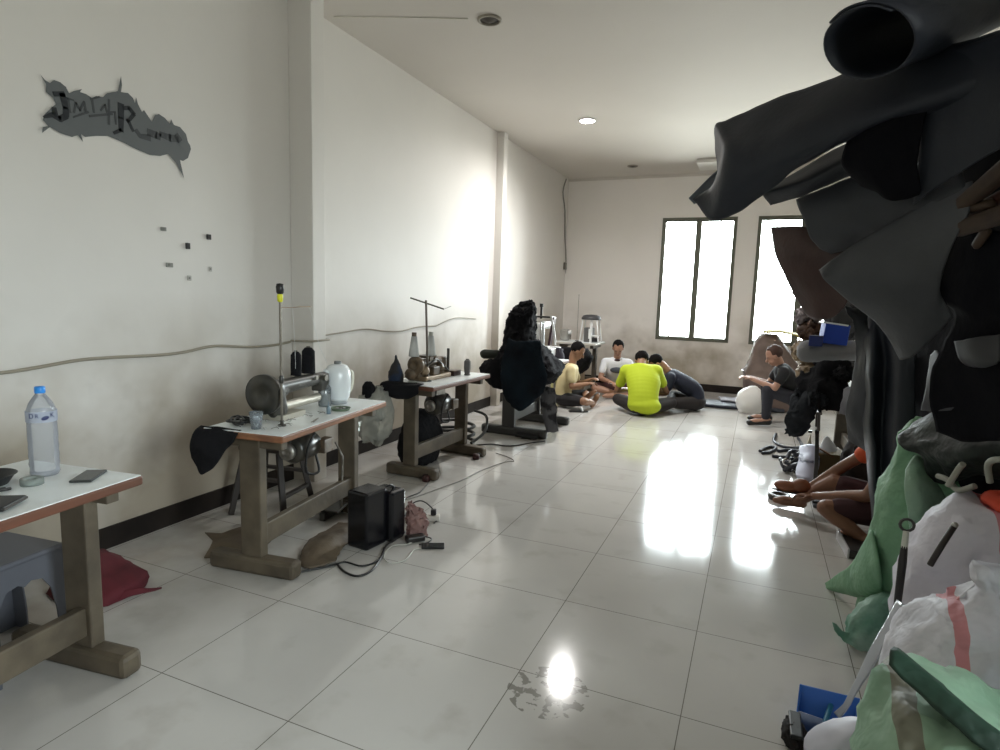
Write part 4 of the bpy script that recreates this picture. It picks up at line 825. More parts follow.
# ---------------------------------------------------------------- far right corner
fm = thing('floor_mat', 'thin folded black mat on the floor in front of the right window', 'mat', (-.1, 9.0, 0), R(6)); patch([[(-.75, -.22, .03), (-.2, -.26, .03), (.5, -.24, .03)], [(-.72, 0, .035), (-.2, 0, .035), (.5, 0, .035)], [(-.7, .2, .03), (-.2, .24, .03), (.5, .22, .03)]], 6, 5, .008, 5, 2).build('mat', mat('mat_black', (.03, .035, .05), .6), fm, solid=.035)
fs_ = thing('folded_sheet', 'pale grey sheet folded on top of the black mat', 'cloth', (.0, 9.18, .062), R(4)); crumple(patch([[(-.4, -.14, .01), (0, -.16, .015), (.35, -.15, .02)], [(-.42, .1, .02), (0, .12, .03), (.35, .12, .03)]], 6, 6), .012, 9, 2).build('sheet', mat('sheet_grey', (.38, .38, .42), .8), fs_, solid=.02)
wb = thing('white_bag', 'rounded white bag behind the knees of the person in the black shirt', 'bag', (.0, 8.62, 0)); crumple(loft([((0, 0, .005), .13, .12), ((0, 0, .12), .18, .16), ((.0, 0, .26), .16, .14), ((.02, 0, .36), .05, .05)], 30, 5), .012, 9, 2).build('bag', mat('bag_white', (.75, .74, .72), .6), wb)
hs = thing('leather_pile', 'tall slumped grey-brown leather pile leaning under the right window', 'leather', (.22, 9.2, 0))
crumple(loft([((.1, 0, .01), .40, .30), ((.1, 0, .25), .42, .30), ((.05, 0, .48), .40, .28), ((.02, 0, .68), .30, .22), ((-.04, 0, .90), .20, .16), ((-.06, 0, 1.04), .10, .08)], 44, 5), .03, 5, 2).build('hide', mat('hide_taupe', (.17, .12, .10), .7, c2=(.10, .07, .06), scale=4), hs)
ycl = thing('cloth', 'olive-yellow cloth tossed over the leather pile under the right window', 'cloth', (.30, 9.15, 1.05)); crumple(patch([[(-.22, -.1, .0), (0, -.14, .03), (.3, -.1, -.04)], [(-.2, .1, .02), (0, .1, .05), (.3, .1, -.02)]], 6, 6), .02, 7, 3).build('cloth', mat('cloth_olive_yellow', (.40, .33, .10), .8), ycl, solid=.02)

# work table on the right with bundles
T7 = table('dark work table buried under bundles along the right side', (.84, 5.75), 0, .62, 1.7, edge=BEAMD, legm=BEAMD, foot=.56)
BUN = [mat('bundle_taupe', (.22, .16, .13), .7, c2=(.10, .07, .06), scale=6), mat('bundle_tan', (.34, .26, .16), .75, c2=(.16, .11, .07), scale=6), mat('bundle_lilac', (.34, .30, .31), .7, c2=(.16, .12, .12), scale=7), mat('bundle_dark', (.035, .033, .035), .85), mat('bundle_brown', (.12, .055, .03), .6, c2=(.06, .03, .02), scale=6)]
spots = [((806, 372, 6.3), (.13, .16, .10), 1, 'tan crumpled leather bundle at the bottom of the heap by the right window'), ((803, 350, 6.35), (.12, .15, .10), 1, 'creased tan and brown leather bundle in the middle of the heap by the right window'), ((808, 331, 6.35), (.12, .14, .08), 4, 'dark brown bundle wedged below the lilac scraps'),
         ((804, 316, 6.4), (.11, .14, .08), 2, 'pale lilac crumpled scrap bundle by the edge of the right window'), ((814, 306, 6.5), (.13, .15, .08), 2, 'dusky lilac bundle behind the brown hanging hide'), ((805, 290, 6.5), (.10, .13, .09), 0, 'grey-taupe bundle topmost of the heap by the right window'), ((828, 356, 6.2), (.16, .2, .13), 3, 'black bundle behind the fleecy grey roll'), ((835, 318, 6.2), (.2, .2, .13), 3, 'black bundle behind the blue carton')]
for k, ((px, py, Y), rad, mi, lab) in enumerate(spots):
    c = PY(px, py, Y); c.x += rad[0]*.5
    o = crumple(MB().ell((0, 0, 0), rad, (.2*k, .3*k, k), 36, 22), .07, 10, k+3).build('fabric_bundle', BUN[mi]); o.location = c
    tag(o, lab, 'bundle', 'bundles heaped on the right work table')
fr = thing('fleece_roll', 'thick grey fleecy roll sticking out beneath the blue carton', 'fabric roll', PY(828, 352, 5.2)); crumple(MB().cap((-.13, .0, .0), (.24, .08, .02), .085, .075, 24), .014, 14, 2).build('roll', mat('fleece_grey', (.22, .22, .23), .95, bump=.5, bscale=60), fr)
bb = thing('blue_carton', 'bright blue carton with white lid edge on the grey fleecy roll', 'carton', PY(834, 334, 5.2), R(10)); MB().box((0, 0, 0), (.17, .12, .15), (0, .08, 0)).build('box', mat('blue_card', (.015, .06, .42), .5), bb, bev=.004); MB().box((-.01, 0, .078), (.17, .125, .012), (0, .12, 0)).build('lid_edge', WHITEP, bb)
bb = thing('blue_box', 'small deep blue box left of the bright blue carton', 'carton', PY(816, 341, 5.1), R(-8)); MB().box((0, 0, 0), (.09, .09, .075)).build('box', mat('blue_deep', (.01, .025, .16), .5), bb, bev=.004); MB().box((-.0, 0, .037), (.092, .092, .008)).build('lid', mat('blue_deeper', (.01, .015, .08), .5), bb)
def drape(name, label, cat, rows, mt, amp=.012, fs=6, seed=0, solid=.005, ku=7, kv=7, group=None):
    P = [[PY(*q) for q in r_] for r_ in rows]; c = P[0][0].copy()
    o = patch([[p-c for p in r_] for r_ in P], ku, kv, amp, fs, seed).build(name, mt, solid=solid); o.location = c
    return tag(o, label, cat, group)
DC = mat('dark_denim', (.02, .023, .028), .9, c2=(.010, .011, .014), scale=5, spec=.15, bump=.8, bscale=12, bdist=.03)
drape('dark_trousers', 'dark grey trousers draped over the right work table, one leg hanging to the floor', 'clothes', [[(818, 384, 5.0), (806, 386, 5.1), (796, 392, 5.2)], [(820, 398, 4.95), (806, 398, 5.0), (790, 404, 5.1)], [(812, 418, 5.0), (800, 418, 5.0), (785, 424, 5.1)], [(806, 436, 5.1), (796, 436, 5.1), (785, 432, 5.2)]], DC, .035, 9, 3, .012, 10, 10)
drape('black_garment', 'black garment hanging over the edge of the right work table under the grey roll', 'clothes', [[(800, 372, 5.2), (822, 366, 5.0), (850, 362, 4.95)], [(798, 388, 5.1), (822, 386, 4.9), (850, 386, 4.85)], [(806, 402, 5.1), (824, 410, 4.9), (850, 412, 4.85)]], mat('garment_black', (.010, .010, .012), .95, spec=.1, bump=.8, bscale=12, bdist=.03), .045, 10, 5, .012, 10, 10)
drape('grey_sleeve', 'grey crumpled sleeve hanging beside the tall grey curtain of hide', 'clothes', [[(846, 390, 4.6), (852, 388, 4.55), (858, 392, 4.6)], [(842, 402, 4.55), (849, 402, 4.5), (857, 406, 4.55)], [(838, 414, 4.6), (846, 415, 4.55), (854, 418, 4.6)]], mat('sleeve_grey', (.16, .16, .18), .85), .015, 10, 7, .01)
ox = thing('olive_box', 'olive-brown open box under the right work table', 'box', (.60, 5.35, 0), R(8)); MB().box((0, 0, .15), (.22, .3, .30)).build('box', mat('olive_card', (.13, .095, .04), .7), ox, bev=.005); MB().box((-.05, -.1, .31), (.12, .1, .01), (0, .5, 0)).build('flap', mat('flap_brown', (.16, .06, .02), .7), ox)
kp = thing('kraft_pouch', 'beige paper wedge standing under the right work table', 'paper', (.50, 5.9, 0)); MB().prism([(-.05, 0), (.06, 0), (.01, .32)], .05, lambda a, b, c: V((a, c, b))).build('paper', mat('paper_beige', (.42, .38, .30), .8), kp, bev=.004); MB().box((.005, .025, .33), (.03, .03, .02)).build('clip', BLACK, kp)
dsk = thing('dark_sack', 'dark brown slumped sack on the floor under the right work table', 'sack', (.88, 5.15, 0))
crumple(loft([((0, 0, .005), .16, .18), ((0, 0, .1), .22, .24), ((0, 0, .3), .20, .22), ((.0, 0, .5), .13, .15), ((.0, 0, .6), .05, .06)], 50, 7), .05, 7, 51).build('bag', mat('dark_brown_cloth', (.03, .022, .018), .9, c2=(.012, .010, .010), scale=6, spec=.15), dsk)
for k, (px, py, Y, lab) in enumerate(((808, 392, 5.15, 'dark grey glove-like scrap on top of the trousers'), (838, 378, 5.0, 'black crumpled scrap under the fleecy grey roll'), (822, 398, 4.92, 'black crumpled scrap on the hanging black garment'), (846, 372, 4.9, 'dark scrap close to the blue-grey strip of hide'))):
    c = PY(px, py, Y); o = crumple(MB().ell((0, 0, 0), (.075, .08, .05), (k, 2*k, 0), 30, 20), .05, 14, 60+k).build('fabric_scrap', DC if k % 2 == 0 else BLACKF); o.location = c; tag(o, lab, 'scrap')
# straps and sheets on the floor at right
STRP = mat('strap_navy', (.02, .022, .035), .5)
for k, (lab, px) in enumerate((('looped black strap lying nearest the bright floor reflection', [(760, 451), (768, 447), (776, 448), (770, 452), (762, 453)]), ('long black strap curving toward the striped bag on the floor', [(772, 456), (782, 457), (792, 456), (800, 452), (790, 450), (778, 451)]), ('black strap with steel ring below the dark trousers', [(776, 434), (774, 441), (782, 446), (792, 448), (802, 446), (798, 438)]), ('thin black hook-shaped strap beside the striped bag', [(798, 456), (797, 464), (792, 471), (787, 470), (786, 466)]))):
    c = PZ(*px[0], 0); o = MB().tube([PZ(x, y, .015)-c for x, y in px], .016 if k < 3 else .007, 6, sub=5).build('strap_piece', STRP); o.location = c; tag(o, lab, 'strap')
hd_ = thing('harness_pile', 'navy harness of straps heaped on the floor under the dark trousers', 'harness', (.42, 5.7, 0)); q = MB()
for k in range(9):
    a = k*.9; q.tube([(.12*cos(a), .12*sin(a), .02), (.15*cos(a+1), .16*sin(a+1), .07+.01*k), (.1*cos(a+2.2), .12*sin(a+2.2), .04)], .018, 6, sub=5)
q.build('straps', STRP, hd_); MB().lathe([(.02, 0), (.035, .004), (.035, .014), (.02, .018), (.02, 0)], (-.10, -.09, .10), (.2, -.8, .5)).build('ring', CH, hd_)
drape('striped_bag', 'white and navy striped bag standing between the harness and the brown shoe', 'bag', [[(803, 449, 5.35), (812, 448, 5.3), (818, 450, 5.3)], [(800, 464, 5.1), (809, 464, 5.05), (816, 466, 5.1)], [(797, 480, 4.9), (806, 482, 4.85), (813, 482, 4.9)]], None or mat('bag_striped', (.52, .54, .68), .6, c2=(.08, .09, .16), scale=7, lo=.35, hi=.42, stretch=(1, 1, 3)), .012, 9, 3, .06)
drape('dark_post', 'slim dark strap hanging beside the striped bag', 'strap', [[(815, 430, 5.0), (819, 430, 5.0)], [(815, 458, 4.85), (819, 458, 4.85)], [(813, 484, 4.7), (817, 484, 4.7)]], BLACK, .004, 8, 1, .01)
wfl = drape('paper_sheet', 'pale folded sheet lying on the floor beneath the right work table', 'paper', [[(818, 452, 5.3), (826, 436, 5.5), (834, 444, 5.5)], [(816, 455, 5.2), (830, 455, 5.25), (838, 453, 5.35)]], mat('sheet_pale', (.35, .36, .37), .7), .004, 8, 1, .006)
mt8 = thing('grey_mat', 'grey mat on the floor beneath the arms of the person in orange', 'mat', (.62, 4.98, 0)); MB().box((.1, 0, .012), (.5, .5, .024)).build('mat', mat('mat_grey', (.07, .075, .085), .7), mt8, bev=.006); MB().tube([(-.15, -.2, .03), (0, -.22, .04), (.2, -.2, .03)], .01, 6, sub=3).build('edge_cord', BLACK, mt8)

# ---------------------------------------------------------------- storage rack on the right and its hides
RK = mat('rack_steel', (.03, .03, .032), .5)
rk = thing('storage_rack', 'tall dark storage rack filling the right side behind the hanging hides', 'rack', (1.48, 2.75, 0))
for sx in (-.28, .28):
    for sy in (-.72, .72): MB().box((sx, sy, 1.1), (.05, .05, 2.2)).build('post', RK, rk)
for z in (.12, .78, 1.42, 2.12): MB().box((0, 0, z), (.60, 1.46, .03)).build('shelf', RK, rk)
MB().box((.31, 0, 1.15), (.02, 1.5, 2.0)).build('back_panel', mat('rack_back', (.015, .015, .017), .8), rk)
SL = mat('hide_slate', (.024, .027, .038), .55, c2=(.016, .019, .026), scale=2.5, bump=.15, bscale=45, spec=.35)
SL2 = mat('hide_grey', (.052, .055, .063), .6, c2=(.034, .036, .041), scale=2.5, bump=.15, bscale=45, spec=.35)
SB = mat('hide_black', (.004, .004, .006), .8, bump=.2, bscale=40, spec=.1)
SBR = mat('hide_red_brown', (.06, .024, .018), .5, c2=(.035, .015, .012), scale=3, bump=.15, bscale=45)
GH = 'hides piled over the storage rack'
# hollow roll on top
a0, a1 = PY(866, 43, 2.10), PY(1030, -20, 2.75)
ax = (a1-a0).normalized(); e1 = V((0, 0, 1)); e1 = (e1-ax*e1.dot(ax)).normalized(); e2 = ax.cross(e1)
rows = []
for i in range(8):
    s = i/7; row = []
    for j in range(26):
        a = -.6+j/25*(2*pi+1.6); rr = .118*(1-.10*j/25); p = a0+ax*((a1-a0).length*s)+(e1*cos(a)*rr*.92+e2*sin(a)*rr*1.12)+ax*(-.05*cos(a*1.0)*(1-s))
        row.append(p-a0)
    rows.append(row)
ro = patch(rows, 2, 2, .008, 6, 3).build('hide_roll', SL, solid=.006); ro.location = a0; tag(ro, 'hollow dark slate hide roll lying topmost on the rack, open end showing', 'leather hide', GH)
drape('leather_hide', 'long slate hide jutting out over the aisle with a curled lower tip', 'leather hide',
      [[(722, 168, 3.05), (714, 128, 2.95), (730, 120, 2.85), (770, 102, 2.7), (815, 83, 2.6), (852, 70, 2.5), (900, 60, 2.4), (1000, 30, 2.2)],
       [(716, 182, 2.9), (724, 150, 2.7), (745, 142, 2.62), (785, 128, 2.5), (825, 112, 2.42), (860, 100, 2.36), (910, 85, 2.3), (1000, 60, 2.15)],
       [(704, 192, 2.85), (722, 190, 2.65), (748, 178, 2.58), (785, 160, 2.48), (822, 142, 2.4), (862, 125, 2.34), (912, 105, 2.28), (1000, 85, 2.15)],
       [(692, 199, 2.85), (712, 220, 2.75), (738, 212, 2.7), (768, 190, 2.6), (800, 168, 2.5), (842, 143, 2.45), (900, 122, 2.4), (1000, 100, 2.25)]], SL, .012, 5, 3, group=GH)
drape('leather_hide', 'small folded flap at the tip of the long slate hide, lighter inside', 'leather hide', [[(722, 166, 3.08), (705, 182, 3.0), (689, 198, 2.95)], [(722, 186, 3.1), (708, 197, 3.05), (694, 204, 3.0)]], mat('hide_flap_blue', (.16, .18, .21), .55), .004, 5, 8, group=GH)
drape('leather_hide', 'second slate hide tucked below the long one, ending in a dark rolled corner', 'leather hide', [[(775, 184, 2.9), (800, 170, 2.85), (840, 146, 2.75), (880, 128, 2.65), (930, 120, 2.5)], [(762, 192, 2.8), (800, 182, 2.7), (842, 163, 2.62), (880, 148, 2.55), (930, 140, 2.45)], [(771, 206, 2.85), (800, 196, 2.8), (838, 180, 2.72), (880, 166, 2.62), (930, 160, 2.5)]], SL2, .010, 6, 5, group=GH)
drape('leather_hide', 'black hide bunched in the gap beneath the hollow roll', 'leather hide', [[(855, 110, 2.46), (876, 100, 2.42), (905, 90, 2.38), (926, 85, 2.34)], [(846, 140, 2.44), (872, 128, 2.36), (905, 118, 2.32), (922, 118, 2.3)], [(842, 165, 2.46), (870, 160, 2.38), (900, 160, 2.34), (922, 160, 2.32)], [(864, 186, 2.5), (880, 196, 2.42), (902, 199, 2.38), (919, 196, 2.36)]], SB, .022, 7, 6, group=GH)
drape('leather_hide', 'broad smooth charcoal hide panel under the roll at the right edge', 'leather hide', [[(906, 66, 2.42), (945, 52, 2.3), (1000, 34, 2.15), (1060, 14, 2.0)], [(918, 110, 2.36), (955, 95, 2.25), (1000, 82, 2.1), (1060, 62, 1.95)], [(920, 160, 2.36), (955, 142, 2.25), (1000, 120, 2.1), (1060, 95, 1.95)], [(914, 205, 2.4), (955, 175, 2.28), (1000, 148, 2.12), (1060, 118, 1.98)]], SL, .008, 4, 9, group=GH)
drape('leather_hide', 'ragged-edged grey hide hanging across the middle of the heap', 'leather hide', [[(797, 200, 2.85), (830, 186, 2.75), (868, 172, 2.65), (915, 182, 2.5), (965, 172, 2.35)], [(803, 214, 2.8), (832, 206, 2.7), (870, 196, 2.6), (915, 200, 2.46), (965, 190, 2.32)], [(812, 240, 2.82), (834, 234, 2.74), (868, 225, 2.64), (910, 220, 2.5), (965, 204, 2.36)], [(832, 255, 2.86), (846, 250, 2.8), (870, 240, 2.7), (905, 232, 2.56), (960, 214, 2.4)]], SL2, .012, 7, 12, group=GH)
drape('leather_hide', 'large pointed grey hide, its lower corner hanging over the curtain of hide', 'leather hide', [[(817, 270, 2.7), (845, 250, 2.65), (880, 228, 2.55), (920, 205, 2.45), (972, 182, 2.3)], [(824, 280, 2.64), (856, 272, 2.55), (892, 258, 2.46), (930, 240, 2.38), (968, 214, 2.28)], [(846, 297, 2.62), (870, 296, 2.53), (900, 288, 2.44), (935, 270, 2.36), (952, 248, 2.32)], [(878, 325, 2.64), (892, 324, 2.56), (912, 318, 2.48), (938, 300, 2.4), (940, 285, 2.38)], [(900, 360, 2.66), (906, 360, 2.6), (916, 356, 2.55), (938, 334, 2.48), (955, 318, 2.42)]], mat('hide_mid_grey', (.068, .071, .078), .6, c2=(.043, .045, .05), scale=2.5, bump=.15, bscale=45, spec=.35), .010, 5, 15, group=GH)
drape('leather_hide', 'dark red-brown hide hanging in front of the right window', 'leather hide', [[(772, 226, 3.1), (798, 226, 3.0), (830, 232, 2.9), (850, 245, 2.85)], [(776, 254, 3.1), (800, 254, 2.98), (830, 258, 2.9), (852, 268, 2.85)], [(790, 285, 3.1), (808, 284, 3.0), (832, 286, 2.92), (850, 292, 2.88)], [(806, 314, 3.12), (818, 320, 3.05), (834, 317, 2.98), (844, 306, 2.92)]], SBR, .010, 5, 18, group=GH)
drape('leather_hide', 'black hide mass hanging at the right edge above the tied sacks', 'leather hide', [[(960, 200, 2.42), (985, 230, 2.3), (1060, 235, 2.15)], [(932, 286, 2.45), (975, 285, 2.3), (1060, 280, 2.1)], [(955, 312, 2.45), (985, 320, 2.3), (1060, 320, 2.1)], [(930, 380, 2.5), (975, 385, 2.35), (1060, 380, 2.1)], [(935, 430, 2.55), (980, 440, 2.4), (1060, 440, 2.15)]], SB, .02, 5, 22, group=GH)
drape('hide_curtain', 'tall dark grey curtain of hide hanging from the rack to the floor', 'leather hide', [[(862, 318, 3.55), (872, 312, 3.45), (884, 318, 3.4), (898, 330, 3.3), (915, 340, 3.2)], [(864, 360, 3.6), (872, 360, 3.42), (886, 360, 3.45), (899, 365, 3.28), (915, 370, 3.25)], [(864, 410, 3.6), (871, 410, 3.42), (884, 410, 3.46), (898, 410, 3.28), (915, 415, 3.25)], [(868, 460, 3.55), (875, 460, 3.42), (884, 465, 3.45), (898, 470, 3.28), (915, 470, 3.25)], [(873, 530, 3.5), (878, 550, 3.42), (886, 560, 3.4), (900, 560, 3.3), (915, 560, 3.25)]], SL, .012, 5, 25, group=GH)
drape('hide_curtain', 'narrow blue-grey strip of hide at the left edge of the tall curtain', 'leather hide', [[(846, 305, 3.2), (858, 308, 3.3), (868, 312, 3.4)], [(856, 345, 3.6), (862, 345, 3.56), (868, 345, 3.5)], [(852, 385, 3.66), (858, 385, 3.6), (866, 385, 3.54)], [(846, 415, 3.7), (854, 418, 3.64), (866, 420, 3.58)], [(850, 440, 3.75), (857, 445, 3.7), (868, 450, 3.62)]], SL2, .014, 8, 27, group=GH)
drape('leather_hide', 'pale grey triangular offcut hanging above the green sack', 'leather hide', [[(932, 355, 2.6), (936, 350, 2.55), (941, 356, 2.5)], [(928, 380, 2.58), (938, 376, 2.5), (950, 378, 2.45)], [(922, 400, 2.58), (940, 398, 2.5), (966, 396, 2.42)], [(920, 410, 2.6), (936, 412, 2.52), (952, 410, 2.46)]], SL2, .008, 8, 30, group=GH)
drape('leather_hide', 'smooth grey rounded fold showing in the dark at the right edge', 'leather hide', [[(955, 340, 2.38), (975, 338, 2.25), (1000, 336, 2.15)], [(960, 358, 2.36), (978, 358, 2.22), (1000, 356, 2.12)], [(968, 366, 2.38), (980, 368, 2.26), (996, 364, 2.16)]], mat('hide_charcoal', (.018, .019, .022), .7), .006, 8, 31, group=GH)
drape('black_backdrop', 'huge black backdrop sheet added behind the hides to darken the gaps across the rack', 'tarp', [[(915, 120, 3.35), (960, 100, 2.9), (1080, 60, 2.4)], [(912, 220, 3.35), (960, 210, 2.9), (1080, 190, 2.4)], [(910, 330, 3.35), (960, 330, 2.85), (1080, 330, 2.35)], [(908, 440, 3.35), (960, 440, 2.9), (1080, 450, 2.4)], [(906, 500, 3.35), (960, 520, 2.95), (1080, 560, 2.45)]], SB, .03, 4, 41)  # added sheet standing in for the dark depth behind the hides
# brown rolled offcuts glimpsed at the right edge
TN = mat('offcut_tan', (.05, .027, .013), .7, c2=(.02, .009, .005), scale=7)
for lab, p0, p1, r_ in (('tan rolled leather offcut, uppermost at the right edge', (966, 202, 2.32), (1010, 165, 2.1), .026), ('pale tan stub of rolled leather between the two longer brown ones', (972, 208, 2.3), (990, 204, 2.25), .016), ('brown rolled leather offcut, lower of the long ones at the right edge', (962, 228, 2.34), (1010, 212, 2.12), .026), ('short pale end of rolled leather lowest at the right edge', (978, 244, 2.3), (986, 232, 2.25), .014), ('dark russet rolled leather offcut behind the tan ones', (966, 216, 2.4), (1015, 190, 2.2), .02)):
    a = PY(*p0); b_ = PY(*p1); o = crumple(MB().cap((0, 0, 0), b_-a, r_, r_*1.1), .006, 18, r_*100).build('leather_offcut', TN if 'russet' not in lab else mat('offcut_russet', (.07, .02, .01), .6)); o.location = a; tag(o, lab, 'leather offcut', 'rolled offcuts on the rack')

# ---------------------------------------------------------------- sacks
def sackmat(name, c, c2, stripe=None, axis='X', pos=0, wd_=.02, trans=.25):
    mt = mat(name, c, .6, c2=c2, scale=5, bump=.7, bscale=9, bdist=.035, spec=.4); nt = mt.node_tree; N = nt.nodes; b = N['Principled BSDF']
    src = b.inputs['Base Color'].links[0].from_socket
    if stripe:
        tc = N.new('ShaderNodeTexCoord'); sx = N.new('ShaderNodeSeparateXYZ'); nt.links.new(tc.outputs['Object'], sx.inputs[0])
        wob = noise_fac(nt, tc.outputs['Object'], 4, 0, 1, 2)
        v = math_node(nt, 'ADD', sx.outputs[axis], math_node(nt, 'MULTIPLY', wob, .08))
        f = None
        for p_ in (pos if isinstance(pos, (list, tuple)) else [pos]):
            d_ = math_node(nt, 'LESS_THAN', math_node(nt, 'ABSOLUTE', math_node(nt, 'SUBTRACT', v, p_+.04)), wd_)
            f = d_ if f is None else math_node(nt, 'MAXIMUM', f, d_)
        nt.links.new(mixc(nt, math_node(nt, 'MULTIPLY', f, .8), src, stripe), b.inputs['Base Color'])
    return mt
GRN = sackmat('sack_green', (.22, .40, .25), (.15, .31, .18)); GRN2 = sackmat('sack_green_brown_stripe', (.29, .44, .31), (.20, .34, .23), (.17, .13, .10), 'X', -.27, .022)
GDK = mat('cloth_dark_green', (.009, .018, .013), .6, c2=(.005, .009, .007), scale=5, bump=.8, bscale=9, bdist=.03)
WS = sackmat('sack_white_red_stripe', (.72, .70, .78), (.60, .59, .66), (.62, .16, .18), 'X', -.08, .012); WS2 = sackmat('sack_white_stripe', (.72, .71, .77), (.60, .60, .66), (.62, .16, .18), 'X', -.18, .014)
GS = 'filled sacks at the right'
def sack(name, label, loc, rings, mt, amp, fs, seed, n=60, k=6, parent=None, sq=2.5):
    t = thing(name, label, 'sack', loc, 0, GS)
    crumple(loft(rings, n, k, sq), amp, fs, seed).build('bag', mt, t); return t
s1 = sack('sack', 'tall green sack standing behind the white ones, one bottom corner pointing left', (.77, 3.06, 0),
     [((0, 0, .005), .17, .15), ((-.02, 0, .05), .22, .20), ((-.01, 0, .2), .21, .20), ((.0, 0, .40), .225, .21), ((0.0, 0, .62), .215, .19), ((.0, 0, .78), .17, .14), ((-.06, 0, .92), .09, .06), ((-.08, 0, .98), .03, .02)], GRN, .03, 4, 2)
L0 = s1.location
patch([[PY(*q)-L0 for q in r_] for r_ in [[(872, 530, 3.0), (854, 562, 3.1), (840, 574, 3.25), (826, 583, 3.40)], [(878, 560, 2.86), (860, 576, 2.98), (843, 582, 3.2), (827, 586, 3.38)], [(882, 585, 2.86), (864, 592, 2.98), (844, 588, 3.2), (827, 588, 3.38)], [(880, 600, 3.06), (866, 598, 3.12), (848, 594, 3.22), (828, 588, 3.40)]]], 7, 7, .004, 8, 2).build('corner', GRN, s1, solid=.012)
s2 = thing('sack', 'open green sack flap standing between the tall sack and the white ones', 'sack', PY(925, 480, 2.75), 0, GS)
c0 = s2.location.copy(); rr_ = [[PY(*q)-c0 for q in r_] for r_ in [[(905, 470, 2.8), (915, 455, 2.85), (930, 462, 2.9)], [(905, 490, 2.7), (920, 482, 2.72), (936, 480, 2.8)], [(908, 515, 2.66), (924, 505, 2.68), (945, 496, 2.78)], [(912, 545, 2.66), (930, 540, 2.68), (955, 520, 2.78)]]]
patch(rr_, 7, 7, .010, 7, 3).build('flap', sackmat('sack_pale_green', (.34, .50, .38), (.24, .40, .28)), s2, solid=.004)
drape('dark_green_tarp', 'dark green crumpled tarp heaped on top of the tall green sack', 'tarp', [[(905, 425, 2.9), (935, 412, 2.8), (965, 420, 2.65), (1040, 430, 2.4)], [(900, 440, 2.8), (935, 436, 2.68), (970, 440, 2.55), (1040, 450, 2.3)], [(915, 455, 2.75), (940, 460, 2.6), (975, 455, 2.5), (1040, 460, 2.3)], [(935, 480, 2.8), (950, 484, 2.7), (980, 475, 2.6), (1040, 478, 2.4)]], GDK, .03, 8, 34, .006)
s3 = sack('sack', 'white sack with a faint red stripe, farther of the two white ones', (.83, 2.45, 0), [((0, 0, .005), .20, .20), ((0, 0, .08), .27, .24), ((0, 0, .28), .29, .25), ((0, 0, .50), .29, .24), ((.0, 0, .68), .25, .21), ((.02, 0, .80), .18, .14), ((.03, 0, .80), .07, .06)], WS, .035, 5, 5)
orc = thing('orange_cloth', 'bright orange-red cloth lying in the mouth of the farther white sack', 'cloth', (.86, 2.40, .82)); crumple(MB().ell((0, 0, 0), (.13, .11, .035), None, 30, 16), .02, 9, 3).build('cloth', mat('cloth_orange_red', (.65, .07, .03), .7), orc)
s4 = sack('sack', 'white sack tied at the neck with a red stripe, nearer of the two white ones', (.72, 1.93, 0), [((0, 0, .005), .20, .19), ((0, 0, .08), .27, .23), ((.0, 0, .28), .30, .24), ((.0, 0, .48), .29, .24), ((.0, 0, .60), .22, .18), ((-.06, 0, .68), .09, .08), ((-.09, 0, .72), .035, .035), ((-.09, 0, .75), .045, .04), ((-.08, 0, .78), .05, .04)], WS2, .036, 5.5, 9)
MB().lathe([(.038, -.012), (.046, 0), (.038, .012)], (-.09, 0, .72), (-.1, 0, 1)).build('tie', BLACK, s4)
for j in range(7):
    a = pi+.1+j*.45; MB().tube([(-.085+.03*cos(a), .03*sin(a), .71), (-.05+.11*cos(a), .11*sin(a), .655), (-.0+.2*cos(a), .17*sin(a), .60)], [.008, .003], 6, sub=4).build('crease', WS2, s4)
s5 = sack('sack', 'pale green sack with a broad brown stripe at the lower right corner', (.60, 1.40, 0), [((0, 0, .005), .26, .20), ((0, 0, .08), .32, .24), ((0, 0, .28), .335, .26), ((.0, 0, .50), .33, .26), ((.0, 0, .66), .28, .22), ((.0, 0, .72), .16, .12), ((.0, 0, .70), .03, .03)], GRN2, .035, 5, 13)
for vtx in s5.children[0].data.vertices:
    if vtx.co.z > .3: vtx.co.z -= (vtx.co.x+.33)*.30*min(1, (vtx.co.z-.3)/.25)
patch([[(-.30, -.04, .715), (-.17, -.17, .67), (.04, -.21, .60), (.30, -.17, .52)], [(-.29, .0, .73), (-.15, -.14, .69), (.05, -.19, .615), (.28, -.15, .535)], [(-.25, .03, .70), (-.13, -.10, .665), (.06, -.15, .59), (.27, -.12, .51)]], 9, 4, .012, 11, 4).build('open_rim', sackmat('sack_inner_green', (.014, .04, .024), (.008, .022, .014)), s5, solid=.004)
s6 = thing('sack', 'small crumpled pale green and white sack on the floor beside the tall sack', 'sack', (.56, 2.86, 0), 0, GS)
crumple(loft([((0, 0, .004), .07, .07), ((-.01, 0, .06), .09, .08), ((0, 0, .15), .07, .07), ((.04, 0, .25), .03, .03)], 40, 5), .025, 11, 17).build('bag', sackmat('sack_mint', (.38, .52, .44), (.10, .26, .18)), s6)
crumple(patch([[(-.06, -.04, .08), (-.11, -.04, .06), (-.16, -.04, .09)], [(-.06, -.07, .02), (-.11, -.06, .03), (-.16, -.05, .06)]], 6, 6), .01, 12, 4).build('tip', MATS['sack_mint'], s6, solid=.005)
drape('plastic_strip', 'long pale translucent plastic strip slanting down to the floor before the sacks', 'plastic strip', [[(896, 600, 2.15), (903, 603, 2.1)], [(870, 650, 2.1), (880, 655, 2.02)], [(850, 690, 2.1), (856, 694, 2.05)], [(834, 712, 2.15), (839, 717, 2.12)]], glassy('strip_film', (.8, .85, .85), .6, (.6, .62, .66)), .006, 8, 6, .004)
